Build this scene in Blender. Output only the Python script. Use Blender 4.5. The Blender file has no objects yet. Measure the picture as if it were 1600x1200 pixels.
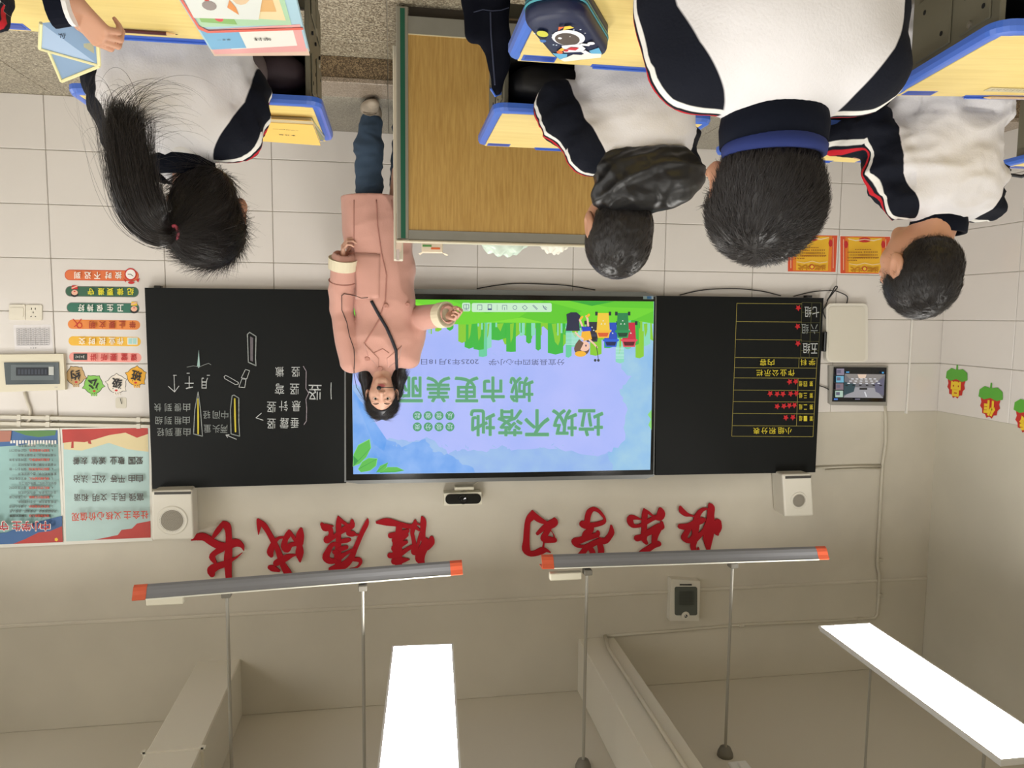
import bpy, math, random
import numpy as np
from mathutils import Vector, Matrix
random.seed(7); np.random.seed(7)
SC = bpy.context.scene
COL = SC.collection

# ---------------------------------------------------------------- camera
F_PX, YAW, PITCH, ROLL = 1150.0, 9.22, 5.25, .563
CH, D = 1.176, 4.5                      # eye height, distance to the front wall
_y, _p, _r = map(math.radians, (YAW, PITCH, ROLL))
FW = np.array([-math.sin(_y)*math.cos(_p), math.cos(_y)*math.cos(_p), math.sin(_p)])
_R = np.array([math.cos(_y), math.sin(_y), 0.]); _U = np.cross(_R, FW)
RT = _R*math.cos(_r)+_U*math.sin(_r); UP = -_R*math.sin(_r)+_U*math.cos(_r)
cam_d = bpy.data.cameras.new('camera'); cam = bpy.data.objects.new('camera', cam_d); COL.objects.link(cam)
cam_d.sensor_width = 36; cam_d.lens = 36*F_PX/1600; cam_d.clip_start = .02
m = Matrix.Identity(4)                  # the phone was held upside down: camera rolled by 180 degrees
for i in range(3):
    m[i][0] = -RT[i]; m[i][1] = -UP[i]; m[i][2] = -FW[i]
m[0][3], m[1][3], m[2][3] = 0, 0, CH
cam.matrix_world = m
SC.camera = cam
w = bpy.data.worlds.new('world'); SC.world = w; w.use_nodes = True
w.node_tree.nodes['Background'].inputs[0].default_value = (1, .98, .96, 1)
w.node_tree.nodes['Background'].inputs[1].default_value = 3.0
SC.view_settings.view_transform = 'Standard'; SC.view_settings.look = 'None'
SC.view_settings.gamma = 1; SC.view_settings.use_curve_mapping = False
SC.view_settings.exposure = 0.27
PANEL_W = 21.0                          # strength of the ceiling panel lights
SCREEN_E = 0.78                          # strength of the lit screens
SC.cycles.use_denoising = True
SC.cycles.max_bounces = 8

def W(px, py, Y=D):                     # a point of the photograph taken onto the front wall's plane (or one parallel to it)
    r = FW-RT*(px-800)/F_PX+UP*(py-600)/F_PX
    r = r*(Y/r[1]); return (r[0], Y, CH+r[2])
def ONZ(px, py, z):
    r = FW-RT*(px-800)/F_PX+UP*(py-600)/F_PX
    r = r*((z-CH)/r[2]); return (r[0], r[1], z)
def ONX(px, py, X):
    r = FW-RT*(px-800)/F_PX+UP*(py-600)/F_PX
    r = r*(X/r[0]); return (X, r[1], CH+r[2])

# ---------------------------------------------------------------- materials
MATS = {}
def lin(c):
    return tuple(((v/255)/12.92 if v/255 <= .04045 else ((v/255+.055)/1.055)**2.4) for v in c)
def mat(name, col, rough=.6, metal=0., emit=0., bump=0., bscale=60., var=0., vscale=8., stretch=None, spec=.5, sheen=0, coat=0):
    if name in MATS: return MATS[name]
    c = lin(col)+(1,)
    M = bpy.data.materials.new(name); M.use_nodes = True
    nt = M.node_tree; b = nt.nodes['Principled BSDF']
    b.inputs['Base Color'].default_value = c
    b.inputs['Roughness'].default_value = rough; b.inputs['Metallic'].default_value = metal
    b.inputs['Specular IOR Level'].default_value = spec
    if sheen: b.inputs['Sheen Weight'].default_value = sheen
    if coat: b.inputs['Coat Weight'].default_value = coat
    if emit:
        b.inputs['Emission Color'].default_value = c; b.inputs['Emission Strength'].default_value = emit
        b.inputs['Base Color'].default_value = (0.01, .01, .01, 1)
    if bump or var:
        tc = nt.nodes.new('ShaderNodeTexCoord'); mp = nt.nodes.new('ShaderNodeMapping')
        nt.links.new(tc.outputs['Object'], mp.inputs[0])
        if stretch: mp.inputs['Scale'].default_value = stretch
    if bump:
        n = nt.nodes.new('ShaderNodeTexNoise'); n.inputs['Scale'].default_value = bscale; n.inputs['Detail'].default_value = 4
        nt.links.new(mp.outputs[0], n.inputs[0])
        bp = nt.nodes.new('ShaderNodeBump'); bp.inputs['Strength'].default_value = bump; bp.inputs['Distance'].default_value = .002
        nt.links.new(n.outputs[0], bp.inputs['Height']); nt.links.new(bp.outputs[0], b.inputs['Normal'])
    if var:
        n = nt.nodes.new('ShaderNodeTexNoise'); n.inputs['Scale'].default_value = vscale; n.inputs['Detail'].default_value = 5
        nt.links.new(mp.outputs[0], n.inputs[0])
        rp = nt.nodes.new('ShaderNodeValToRGB'); rp.color_ramp.elements[0].position = .32; rp.color_ramp.elements[1].position = .68
        rp.color_ramp.elements[0].color = tuple(max(0, v*(1-var)) for v in c[:3])+(1,)
        rp.color_ramp.elements[1].color = tuple(min(1, v*(1+var*.5)) for v in c[:3])+(1,)
        nt.links.new(n.outputs[0], rp.inputs[0]); nt.links.new(rp.outputs[0], b.inputs['Base Color'])
    MATS[name] = M; return M
def em(name, col, s=None):
    return mat('screen '+name, col, emit=s or SCREEN_E)

def terrazzo(name, base, light, dark, sc=220):
    M = mat(name, base, .35); nt = M.node_tree; b = nt.nodes['Principled BSDF']
    tc = nt.nodes.new('ShaderNodeNewGeometry')
    v = nt.nodes.new('ShaderNodeTexVoronoi'); v.inputs['Scale'].default_value = sc
    nt.links.new(tc.outputs['Position'], v.inputs[0])
    r = nt.nodes.new('ShaderNodeValToRGB'); r.color_ramp.interpolation = 'CONSTANT'
    e = r.color_ramp.elements; e[0].position = 0; e[0].color = lin(dark)+(1,); e[1].position = .3; e[1].color = lin(base)+(1,)
    x = e.new(.72); x.color = lin(light)+(1,)
    s = nt.nodes.new('ShaderNodeSeparateColor'); nt.links.new(v.outputs['Color'], s.inputs[0])
    nt.links.new(s.outputs[0], r.inputs[0]); nt.links.new(r.outputs[0], b.inputs['Base Color'])
    return M
def woodmat(name, c1, c2, axis, sc=9, rough=.4):
    M = mat(name, c1, rough); nt = M.node_tree; b = nt.nodes['Principled BSDF']
    tc = nt.nodes.new('ShaderNodeTexCoord'); mp = nt.nodes.new('ShaderNodeMapping')
    s = [14., 14., 14.]; s[axis] = .9; mp.inputs['Scale'].default_value = s
    n = nt.nodes.new('ShaderNodeTexNoise'); n.inputs['Scale'].default_value = sc; n.inputs['Detail'].default_value = 7; n.inputs['Roughness'].default_value = .65
    r = nt.nodes.new('ShaderNodeValToRGB'); e = r.color_ramp.elements
    e[0].position = .3; e[0].color = lin(c2)+(1,); e[1].position = .66; e[1].color = lin(c1)+(1,)
    nt.links.new(tc.outputs['Object'], mp.inputs[0]); nt.links.new(mp.outputs[0], n.inputs[0])
    nt.links.new(n.outputs[0], r.inputs[0]); nt.links.new(r.outputs[0], b.inputs['Base Color'])
    return M

# ---------------------------------------------------------------- object helpers
def prop(o, label=None, cat=None, group=None, kind=None):
    if label: o['label'] = label
    if cat: o['category'] = cat
    if group: o['group'] = group
    if kind: o['kind'] = kind
    return o
def thing(name, label, cat, loc=(0, 0, 0), rz=0., group=None):
    o = bpy.data.objects.new(name, None); o.empty_display_size = .05; COL.objects.link(o)
    o.location = loc; o.rotation_euler = (0, 0, rz)
    return prop(o, label, cat, group)
def link(name, me, parent=None, M=None):
    o = bpy.data.objects.new(name, me); COL.objects.link(o)
    if M is not None and not me.materials: me.materials.append(M)
    if parent is not None: o.parent = parent
    return o
class MB:                               # collects geometry for ONE mesh
    def __init__(s): s.v = []; s.f = []; s.m = []; s.mats = []
    def mi(s, M):
        if M not in s.mats: s.mats.append(M)
        return s.mats.index(M)
    def add(s, V, Fc, M=None):
        o = len(s.v); s.v += [tuple(map(float, p)) for p in V]
        s.f += [tuple(i+o for i in f) for f in Fc]; k = s.mi(M) if M else 0; s.m += [k]*len(Fc); return s
    def box(s, a, b, M=None, bev=0., rz=0., c=None):
        x0, y0, z0 = [min(a[i], b[i]) for i in range(3)]; x1, y1, z1 = [max(a[i], b[i]) for i in range(3)]
        if bev <= 0:
            V = [(x, y, z) for x in (x0, x1) for y in (y0, y1) for z in (z0, z1)]
            Fc = [(0, 1, 3, 2), (4, 6, 7, 5), (0, 4, 5, 1), (2, 3, 7, 6), (0, 2, 6, 4), (1, 5, 7, 3)]
        else:
            e = min(bev, (x1-x0)*.49, (y1-y0)*.49, (z1-z0)*.49); V = []; Fc = []
            idx = {}
            for ix, sx in enumerate((x0, x1)):
                for iy, sy in enumerate((y0, y1)):
                    for iz, sz in enumerate((z0, z1)):
                        for ax in range(3):
                            p = [sx, sy, sz]; dd = [e if ix == 0 else -e, e if iy == 0 else -e, e if iz == 0 else -e]
                            for q in range(3):
                                if q != ax: p[q] += dd[q]
                            idx[(ix, iy, iz, ax)] = len(V); V.append(tuple(p))
            g = lambda i, a: idx[(i[0], i[1], i[2], a)]
            for ax in range(3):
                o1, o2 = [q for q in range(3) if q != ax]
                for sd in (0, 1):
                    q = []
                    for u, vv in ((0, 0), (1, 0), (1, 1), (0, 1)):
                        i = [0]*3; i[ax] = sd; i[o1] = u; i[o2] = vv; q.append(g(i, ax))
                    if (sd == 1) != (ax != 1): q = q[::-1]
                    Fc.append(tuple(q))
            for ax in range(3):
                o1, o2 = [q for q in range(3) if q != ax]
                for u in (0, 1):
                    for vv in (0, 1):
                        i0 = [0]*3; i0[ax] = 0; i0[o1] = u; i0[o2] = vv; i1 = list(i0); i1[ax] = 1
                        Fc.append((g(i0, o1), g(i1, o1), g(i1, o2), g(i0, o2)))
            for ix in (0, 1):
                for iy in (0, 1):
                    for iz in (0, 1): Fc.append(tuple(idx[(ix, iy, iz, a)] for a in range(3)))
        if rz:
            cx, cy = c or ((x0+x1)/2, (y0+y1)/2); co, si = math.cos(rz), math.sin(rz)
            V = [(cx+(x-cx)*co-(y-cy)*si, cy+(x-cx)*si+(y-cy)*co, z) for x, y, z in V]
        return s.add(V, Fc, M)
    def tube(s, pts, r, M=None, n=8, cap=True):
        P = [Vector(p) for p in pts]; R = list(r) if hasattr(r, '__len__') else [r]*len(P)
        V = []; Fc = []; up = Vector((0, 0, 1)); a = None
        for i, p in enumerate(P):
            t = (P[min(i+1, len(P)-1)]-P[max(i-1, 0)]).normalized()
            if a is None:
                a = t.cross(up if abs(t.z) < .9 else Vector((1, 0, 0))).normalized()
            else: a = (a-t*a.dot(t)).normalized()
            b = t.cross(a)
            for k in range(n):
                an = 2*math.pi*k/n; V.append(p+(a*math.cos(an)+b*math.sin(an))*R[i])
        for i in range(len(P)-1):
            for k in range(n):
                Fc.append((i*n+k, i*n+(k+1) % n, (i+1)*n+(k+1) % n, (i+1)*n+k))
        if cap: Fc += [tuple(range(n))[::-1], tuple(range((len(P)-1)*n, len(P)*n))]
        return s.add(V, Fc, M)
    def prism(s, poly, d, M=None, back=False):          # polygon of 3D points extruded by vector d
        n = len(poly); V = [tuple(p) for p in poly]+[tuple(p[i]+d[i] for i in range(3)) for p in poly]
        Fc = [tuple(range(n)), tuple(range(n, 2*n))[::-1]]+[(i, (i+1) % n, n+(i+1) % n, n+i)[::-1] for i in range(n)]
        return s.add(V, Fc, M)
    def lathe(s, prof, c, M=None, n=24, axis='z', sx=1., sy=1.):
        V = []; Fc = []
        for (r, h) in prof:
            for k in range(n):
                a = 2*math.pi*k/n; x, y = r*math.cos(a)*sx, r*math.sin(a)*sy
                V.append({'z': (c[0]+x, c[1]+y, c[2]+h), 'y': (c[0]+x, c[1]+h, c[2]+y), 'x': (c[0]+h, c[1]+x, c[2]+y)}[axis])
        for i in range(len(prof)-1):
            for k in range(n): Fc.append((i*n+k, i*n+(k+1) % n, (i+1)*n+(k+1) % n, (i+1)*n+k))
        Fc += [tuple(range(n))[::-1], tuple(range((len(prof)-1)*n, len(prof)*n))]
        return s.add(V, Fc, M)
    def build(s, name, M=None, parent=None, smooth=False, fix=True):
        me = bpy.data.meshes.new(name); me.from_pydata(s.v, [], s.f)
        for x in (s.mats or [M]): me.materials.append(x)
        if s.mats: me.polygons.foreach_set('material_index', s.m)
        if smooth: me.polygons.foreach_set('use_smooth', [True]*len(me.polygons))
        if fix and len(s.f) < 60000:
            import bmesh
            b = bmesh.new(); b.from_mesh(me); bmesh.ops.recalc_face_normals(b, faces=b.faces); b.to_mesh(me); b.free()
        me.update()
        return link(name, me, parent)
def circ(cx, cy, r, n=16, ry=None, a0=0.):
    ry = ry or r
    return [(cx+r*math.cos(a0+2*math.pi*k/n), cy+ry*math.sin(a0+2*math.pi*k/n)) for k in range(n)]
def rrect(x0, y0, x1, y1, r, n=5):
    o = []
    for cx, cy, a in ((x1-r, y1-r, 0), (x0+r, y1-r, 90), (x0+r, y0+r, 180), (x1-r, y0+r, 270)):
        for k in range(n+1):
            t = math.radians(a+90*k/n); o.append((cx+r*math.cos(t), cy+r*math.sin(t)))
    return o

# text outlines (Blender's own built-in font), cached as flat meshes
_tc = bpy.data.curves.new('type', 'FONT'); _to = bpy.data.objects.new('type', _tc); COL.objects.link(_to)
_tcache = {}
def glyphs(body, bold=0.):
    k = (body, bold)
    if k not in _tcache:
        _tc.body = body; _tc.offset = bold; _tc.align_x = 'LEFT'; _tc.resolution_u = 3; _tc.fill_mode = 'FRONT'
        _tc.space_character = 1
        bpy.context.view_layer.update(); dg = bpy.context.evaluated_depsgraph_get()
        me = bpy.data.meshes.new_from_object(_to.evaluated_get(dg))
        V = np.array([v.co[:2] for v in me.vertices]).reshape(-1, 2); Fc = [tuple(p.vertices) for p in me.polygons]
        bpy.data.meshes.remove(me)
        lo, hi = V.min(0), V.max(0)
        _tcache[k] = ((V-(lo+hi)/2), Fc, hi-lo)
    return _tcache[k]

class Print:                            # flat print on a plane parallel to the front wall, given by points of the photograph
    def __init__(s, Y, step=.0005): s.mb = MB(); s.Y = Y; s.n = 0; s.step = step; s.map = None
    def P(s, x, y, Y):
        return s.map(x, y, D-Y if False else (s.Y-Y)) if s.map else W(x, y, Y)
    def up(s): s.n += 1; return s.Y-s.step*s.n
    def slow(s, f=.05): s.Y = s.Y-s.step*s.n; s.n = 0; s.step *= f; return s
    def poly(s, pts, M):
        Y = s.up(); V = [s.P(x, y, Y) for x, y in pts]; s.mb.add(V, [tuple(range(len(V)))], M); return s
    def rect(s, x0, y0, x1, y1, M): return s.poly([(x0, y0), (x1, y0), (x1, y1), (x0, y1)], M)
    def stroke(s, pts, M, w=None, n=8):
        Y = s.up(); e = 0
        P = [(p[0], p[1], (p[2] if len(p) > 2 else w)/2) for p in pts]
        for i in range(len(P)-1):
            (x0, y0, a), (x1, y1, b) = P[i], P[i+1]; L = math.hypot(x1-x0, y1-y0) or 1e-6
            nx, ny = -(y1-y0)/L, (x1-x0)/L
            q = [(x0+nx*a, y0+ny*a), (x1+nx*b, y1+ny*b), (x1-nx*b, y1-ny*b), (x0-nx*a, y0-ny*a)]
            e += 1e-5; s.mb.add([s.P(x, y, Y-e) for x, y in q], [(0, 1, 2, 3)], M)
        if n:
            for x, y, a in P:
                e += 1e-5; c = circ(x, y, a, n); s.mb.add([s.P(x, y, Y-e) for x, y in c], [tuple(range(n))], M)
        return s
    def text(s, body, cx, cy, h, M, wid=None, rot=0., bold=0., per=None):
        # centre and size in photograph pixels; upright in the world (upside down in the picture)
        V, Fc, sz = glyphs(body)
        if bold > 0:                     # heavier type: the same letters printed again a hair to each side
            e = bold*h*.75; m = 8 if bold > .03 else 4
            for q in range(m):
                a = 2*math.pi*q/m+.4; s.text(body, cx+e*math.cos(a), cy+e*math.sin(a), h, M, wid, rot)
        Y = s.up() if bold <= 0 or True else 0
        k = h/sz[1]; kx = (wid/sz[0]) if wid else k
        co, si = math.cos(rot), math.sin(rot); out = []
        for (x, y) in V:
            x, y = x*kx, y*k; x, y = x*co-y*si, x*si+y*co
            out.append(s.P(cx-x, cy+y, Y))
        s.mb.add(out, Fc, M); return s
    def build(s, name, parent=None): return s.mb.build(name, None, parent, fix=False)

# ---------------------------------------------------------------- implicit surfaces (bodies, clothes)
class Field:
    def __init__(s, lo, hi, vox):
        s.lo = np.array(lo, float); s.vox = vox; s.n = np.ceil((np.array(hi)-s.lo)/vox).astype(int)+1
        s.A = np.full(s.n, .2, np.float32)
        s.ax = [s.lo[i]+np.arange(s.n[i])*vox for i in range(3)]
    def _sub(s, c0, c1):
        i0 = np.clip(np.floor((np.array(c0)-s.lo)/s.vox).astype(int), 0, s.n); i1 = np.clip(np.ceil((np.array(c1)-s.lo)/s.vox).astype(int)+1, 0, s.n)
        if (i1 <= i0).any(): return None
        sl = tuple(slice(a, b) for a, b in zip(i0, i1))
        g = np.meshgrid(*[s.ax[i][sl[i]] for i in range(3)], indexing='ij')
        return sl, g
    def _mix(s, sl, d, k, op):
        A = s.A[sl]
        if op == 'add':
            if k > 0: h = np.clip(.5+.5*(A-d)/k, 0, 1); s.A[sl] = A*(1-h)+d*h-k*h*(1-h)
            else: s.A[sl] = np.minimum(A, d)
        elif op == 'sub':
            if k > 0: h = np.clip(.5-.5*(A+d)/k, 0, 1); s.A[sl] = A*(1-h)-d*h+k*h*(1-h)
            else: s.A[sl] = np.maximum(A, -d)
        else: s.A[sl] = np.maximum(A, d)
    def cone(s, a, b, ra, rb=None, k=.01, op='add'):
        rb = ra if rb is None else rb; a = np.array(a, float); b = np.array(b, float); R = max(ra, rb)+k+.02
        q = s._sub(np.minimum(a, b)-R, np.maximum(a, b)+R)
        if q is None: return s
        sl, g = q; ab = b-a; L = ab@ab or 1e-9
        dx, dy, dz = g[0]-a[0], g[1]-a[1], g[2]-a[2]
        t = np.clip((dx*ab[0]+dy*ab[1]+dz*ab[2])/L, 0, 1)
        d = np.sqrt((dx-t*ab[0])**2+(dy-t*ab[1])**2+(dz-t*ab[2])**2)-(ra+(rb-ra)*t)
        s._mix(sl, d.astype(np.float32), k, op); return s
    def ell(s, c, r, k=.01, R=None, op='add'):
        c = np.array(c, float); r = np.array(r, float); m = r.max()+k+.02
        q = s._sub(c-m, c+m)
        if q is None: return s
        sl, g = q; p = [g[0]-c[0], g[1]-c[1], g[2]-c[2]]
        if R is not None:
            R = np.array(R); p = [R[0][i]*p[0]+R[1][i]*p[1]+R[2][i]*p[2] for i in range(3)]
        k0 = np.sqrt((p[0]/r[0])**2+(p[1]/r[1])**2+(p[2]/r[2])**2)+1e-9
        k1 = np.sqrt((p[0]/r[0]**2)**2+(p[1]/r[1]**2)**2+(p[2]/r[2]**2)**2)+1e-9
        s._mix(sl, (k0*(k0-1)/k1).astype(np.float32), k, op); return s
    def plane(s, p, n, op='int'):       # keep what is on the far side of -n
        g = np.meshgrid(*s.ax, indexing='ij'); n = np.array(n, float); n /= np.linalg.norm(n)
        d = (g[0]-p[0])*n[0]+(g[1]-p[1])*n[1]+(g[2]-p[2])*n[2]
        s.A = np.maximum(s.A, d.astype(np.float32)); return s
    def mesh(s):
        A = s.A; S = A < 0
        S[0] = S[-1] = False; S[:, 0] = S[:, -1] = False; S[:, :, 0] = S[:, :, -1] = False
        c = [S[i:S.shape[0]-1+i, j:S.shape[1]-1+j, k:S.shape[2]-1+k] for i in (0, 1) for j in (0, 1) for k in (0, 1)]
        al = c[0].copy(); an = c[0].copy()
        for q in c[1:]: al &= q; an |= q
        act = an & ~al; idx = np.argwhere(act); mp = np.full(act.shape, -1, np.int32); mp[act] = np.arange(len(idx))
        off = [(i, j, k) for i in (0, 1) for j in (0, 1) for k in (0, 1)]
        val = [np.where(S[idx[:, 0]+o[0], idx[:, 1]+o[1], idx[:, 2]+o[2]], np.minimum(A[idx[:, 0]+o[0], idx[:, 1]+o[1], idx[:, 2]+o[2]], -1e-6), np.maximum(A[idx[:, 0]+o[0], idx[:, 1]+o[1], idx[:, 2]+o[2]], 1e-6)) for o in off]
        acc = np.zeros((len(idx), 3)); cnt = np.zeros(len(idx))
        for a in range(8):
            for b in range(a+1, 8):
                if sum(abs(off[a][q]-off[b][q]) for q in range(3)) != 1: continue
                mk = (val[a] < 0) != (val[b] < 0); t = val[a]/(val[a]-val[b]+1e-12)
                pa = np.array(off[a], float); pb = np.array(off[b], float)
                acc[mk] += pa+(pb-pa)*t[mk][:, None]; cnt[mk] += 1
        V = (idx+acc/cnt[:, None])*s.vox+s.lo
        Fs = []
        for ax in range(3):
            u, v = (ax+1) % 3, (ax+2) % 3
            s0 = [slice(None)]*3; s1 = [slice(None)]*3; s0[ax] = slice(0, -1); s1[ax] = slice(1, None)
            a, b = S[tuple(s0)], S[tuple(s1)]; e = np.argwhere(a != b)
            e = e[(e[:, u] > 0) & (e[:, v] > 0) & (e[:, u] < S.shape[u]-1) & (e[:, v] < S.shape[v]-1)]
            if not len(e): continue
            du = np.zeros(3, int); du[u] = 1; dv = np.zeros(3, int); dv[v] = 1
            qs = [mp[tuple((e-o).T)] for o in (du+dv, dv, 0*du, du)]
            q = np.stack(qs, 1); fl = a[tuple(e.T)]; q[~fl] = q[~fl][:, ::-1]; Fs.append(q)
        Fq = np.concatenate(Fs); return V, Fq[(Fq >= 0).all(1)]

def npmesh(name, V, Fq, mats, parent=None, smooth=True, attrs=None, mi=None):
    me = bpy.data.meshes.new(name); V = np.asarray(V, np.float32); Fq = np.asarray(Fq, np.int32)
    me.vertices.add(len(V)); me.vertices.foreach_set('co', V.ravel())
    k = Fq.shape[1]; me.loops.add(Fq.size); me.loops.foreach_set('vertex_index', Fq.ravel())
    me.polygons.add(len(Fq)); me.polygons.foreach_set('loop_start', np.arange(0, Fq.size, k, dtype=np.int32))
    me.polygons.foreach_set('loop_total', np.full(len(Fq), k, np.int32))
    for M in mats: me.materials.append(M)
    if mi is not None: me.polygons.foreach_set('material_index', np.asarray(mi, np.int32))
    me.update(calc_edges=True); me.validate()
    me.polygons.foreach_set('use_smooth', np.full(len(me.polygons), smooth))
    for n, a in (attrs or {}).items():
        at = me.attributes.new(n, 'FLOAT', 'POINT'); at.data.foreach_set('value', np.asarray(a, np.float32))
    return link(name, me, parent)
def vnormals(V, Fq):
    N = np.zeros_like(V); a, b, c, d = (V[Fq[:, i]] for i in range(4)); fn = np.cross(c-a, d-b)
    for i in range(4): np.add.at(N, Fq[:, i], fn)
    return N/(np.linalg.norm(N, axis=1)[:, None]+1e-12)
def folds(P, amp, seed=0, freq=26., st=(1, 1, 1)):
    r = np.random.RandomState(seed); f = np.zeros(len(P)); Q = P*np.array(st)
    for i in range(7):
        k = r.normal(size=3); k *= freq*(.6+.5*i/2)/np.linalg.norm(k); k2 = r.normal(size=3)*freq*.5
        f += np.sin(Q@k+r.uniform(0, 6)+1.4*np.sin(Q@k2+r.uniform(0, 6)))/(1+.5*i)
    return (1-np.abs(f)/1.6)*amp
def tubes(roots, dirs, r0, sides=3):    # many thin hairs: roots (n, steps, 3)
    n, st, _ = roots.shape; T = np.gradient(roots, axis=1); T /= np.linalg.norm(T, axis=2, keepdims=True)+1e-12
    up = dirs[:, None, :]; A = np.cross(T, up+1e-3); A /= np.linalg.norm(A, axis=2, keepdims=True)+1e-12; B = np.cross(T, A)
    rad = r0*np.linspace(1, .15, st)[None, :, None]; V = []
    for k in range(sides):
        a = 2*math.pi*k/sides; V.append(roots+(A*math.cos(a)+B*math.sin(a))*rad)
    V = np.stack(V, 2).reshape(-1, 3)
    base = (np.arange(n)[:, None]*st+np.arange(st-1)[None, :]).reshape(-1)*sides; Fs = []
    for k in range(sides):
        k2 = (k+1) % sides; Fs.append(np.stack([base+k, base+k2, base+k2+sides, base+k+sides], 1))
    return V, np.concatenate(Fs)
def joinm(parts):
    Vs = []; Fs = []; o = 0
    for V, Fq in parts: Vs.append(V); Fs.append(Fq+o); o += len(V)
    return np.concatenate(Vs), np.concatenate(Fs)

def sub(o, part):                       # hang a piece under a part, keeping it where it stands
    bpy.context.view_layer.update(); o.matrix_parent_inverse = part.matrix_world.inverted(); mw = o.matrix_world.copy(); o.parent = part; o.matrix_world = mw; return o
def nest(t, table):
    ch = list(t.children)
    for child, part in table:
        for o in ch:
            if o.name.split('.')[0] == child and o.parent == t:
                c = [q for q in ch if q.name.split('.')[0] == part]
                if c:
                    bpy.context.view_layer.update()
                    def cen(a): return a.matrix_world @ (sum((Vector(b) for b in a.bound_box), Vector())/8)
                    sub(o, min(c, key=lambda q: (cen(q)-cen(o)).length))
# ---------------------------------------------------------------- room shell
M_paint = mat('wall paint', (208, 202, 188), .75, bump=.25, bscale=18, var=.11, vscale=1.6)
M_paint2 = mat('upper wall paint', (204, 198, 183), .8, bump=.25, bscale=18, var=.09, vscale=1.3)
M_ceil = mat('ceiling paint', (208, 202, 188), .85, bump=.1, bscale=10)
M_beam = mat('beam paint', (216, 211, 197), .8, bump=.1, bscale=10)
M_tile = mat('wall tile glaze', (224, 219, 214), .16, var=.03, vscale=2.2, bump=.05, bscale=6)
M_grout = mat('grout', (190, 184, 171), .8)
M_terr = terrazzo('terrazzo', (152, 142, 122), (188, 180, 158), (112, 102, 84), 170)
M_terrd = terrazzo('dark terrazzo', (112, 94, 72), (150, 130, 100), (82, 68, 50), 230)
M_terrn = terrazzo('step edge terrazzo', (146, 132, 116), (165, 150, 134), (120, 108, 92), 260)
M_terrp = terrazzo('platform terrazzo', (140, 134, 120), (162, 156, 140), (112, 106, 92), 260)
XL, XR, YB, ZC = -3.7, 3.4, -4.6, 3.62
b = MB(); b.box((XL-.2, YB-.2, -.2), (XR+.2, D+.25, -.006), M_grout); floor = prop(b.build('floor'), kind='structure')
def tile_mesh(name, w_, h_, t, M, bev=.003):
    q = MB(); q.box((0, 0, 0), (w_, t, h_), M, bev=bev); o = q.build(name); me = o.data; bpy.data.objects.remove(o); return me
ft = MB(); ft.box((0, 0, -.008), (.597, .597, 0), M_terr, bev=.0012); o = ft.build('floor_tile'); ftm = o.data; bpy.data.objects.remove(o)
for i in range(-6, 5):
    for j in range(-1, 6):
        x, y = .018+.6*i, 3.35-.6*j
        o = link('floor_tile', ftm, floor); o.location = (x, y, 0)
b = MB(); b.box((XL, YB, ZC), (XR, D+.1, ZC+.15), M_ceil); ceil = prop(b.build('ceiling'), kind='structure')
b = MB(); b.box((.92, YB, 3.26), (1.17, D, ZC), M_beam, bev=.006); b.build('beam', None, ceil)
b = MB(); b.box((-1.425, YB, 3.265), (-1.185, D, ZC), M_beam, bev=.006); b.build('beam', None, ceil)
b = MB(); b.box((.9, 3.55, 3.252), (1.19, 3.57, 3.262), M_beam); b.box((.908, 3.55, 3.25), (.92, 3.57, 3.62), M_beam); b.box((1.17, 3.55, 3.25), (1.182, 3.57, 3.62), M_beam)
b.build('cable', None, ceil)
# front wall: tiled below, painted above, with a low ridge where the ring beam begins
b = MB(); b.box((XL-.2, D, -.1), (XR+.2, D+.2, 3.0), M_paint); wf = prop(b.build('wall_front'), kind='structure')
b = MB(); b.box((XL, D-.006, 2.985), (XR, D+.1, 3.62), M_paint2, bev=.004); b.build('ring_beam', None, wf)
b = MB(); b.box((XL, D-.012, 2.968), (XR, D, 2.99), M_paint, bev=.005); b.build('ledge', None, wf)
b = MB(); b.box((XL, D-.009, 0), (XR, D, 1.797), M_grout); b.build('tile_backing', None, wf)
TW, TH = .595, .2935
tm = [tile_mesh('wall_tile', TW-.003, h-.003, .008, M_tile) for h in (TH, .328)]
zs = [i*TH for i in range(5)]+[5*TH]
for j, z in enumerate(zs):
    for i in range(-9, 3):
        x = 1.871-TW+TW*i+.0015
        if x < -3.45: continue
        o = link('wall_tile', tm[j == 5], wf); o.location = (x, D-.016-random.uniform(0, .0012), z)
tm4 = [tile_mesh('wall_tile', .555, h-.003, .008, M_tile) for h in (TH, .328)]
for j, z in enumerate(zs):
    o = link('wall_tile', tm4[j == 5], wf); o.location = (-3.446, D-.016, z)
tm2 = [tile_mesh('wall_tile', w_, h-.003, .008, M_tile) for w_ in (.032, .235) for h in (TH, .328)]
for j, z in enumerate(zs):
    for q, x in ((2, -3.693),):
        o = link('wall_tile', tm2[q+(j == 5)], wf); o.location = (x, D-.016, z)
b = MB(); b.box((-3.459, D-.024, 0), (-3.448, D, 1.81), mat('white trim strip', (232, 229, 222), .3), bev=.002); b.build('corner_trim', None, wf)
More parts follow.
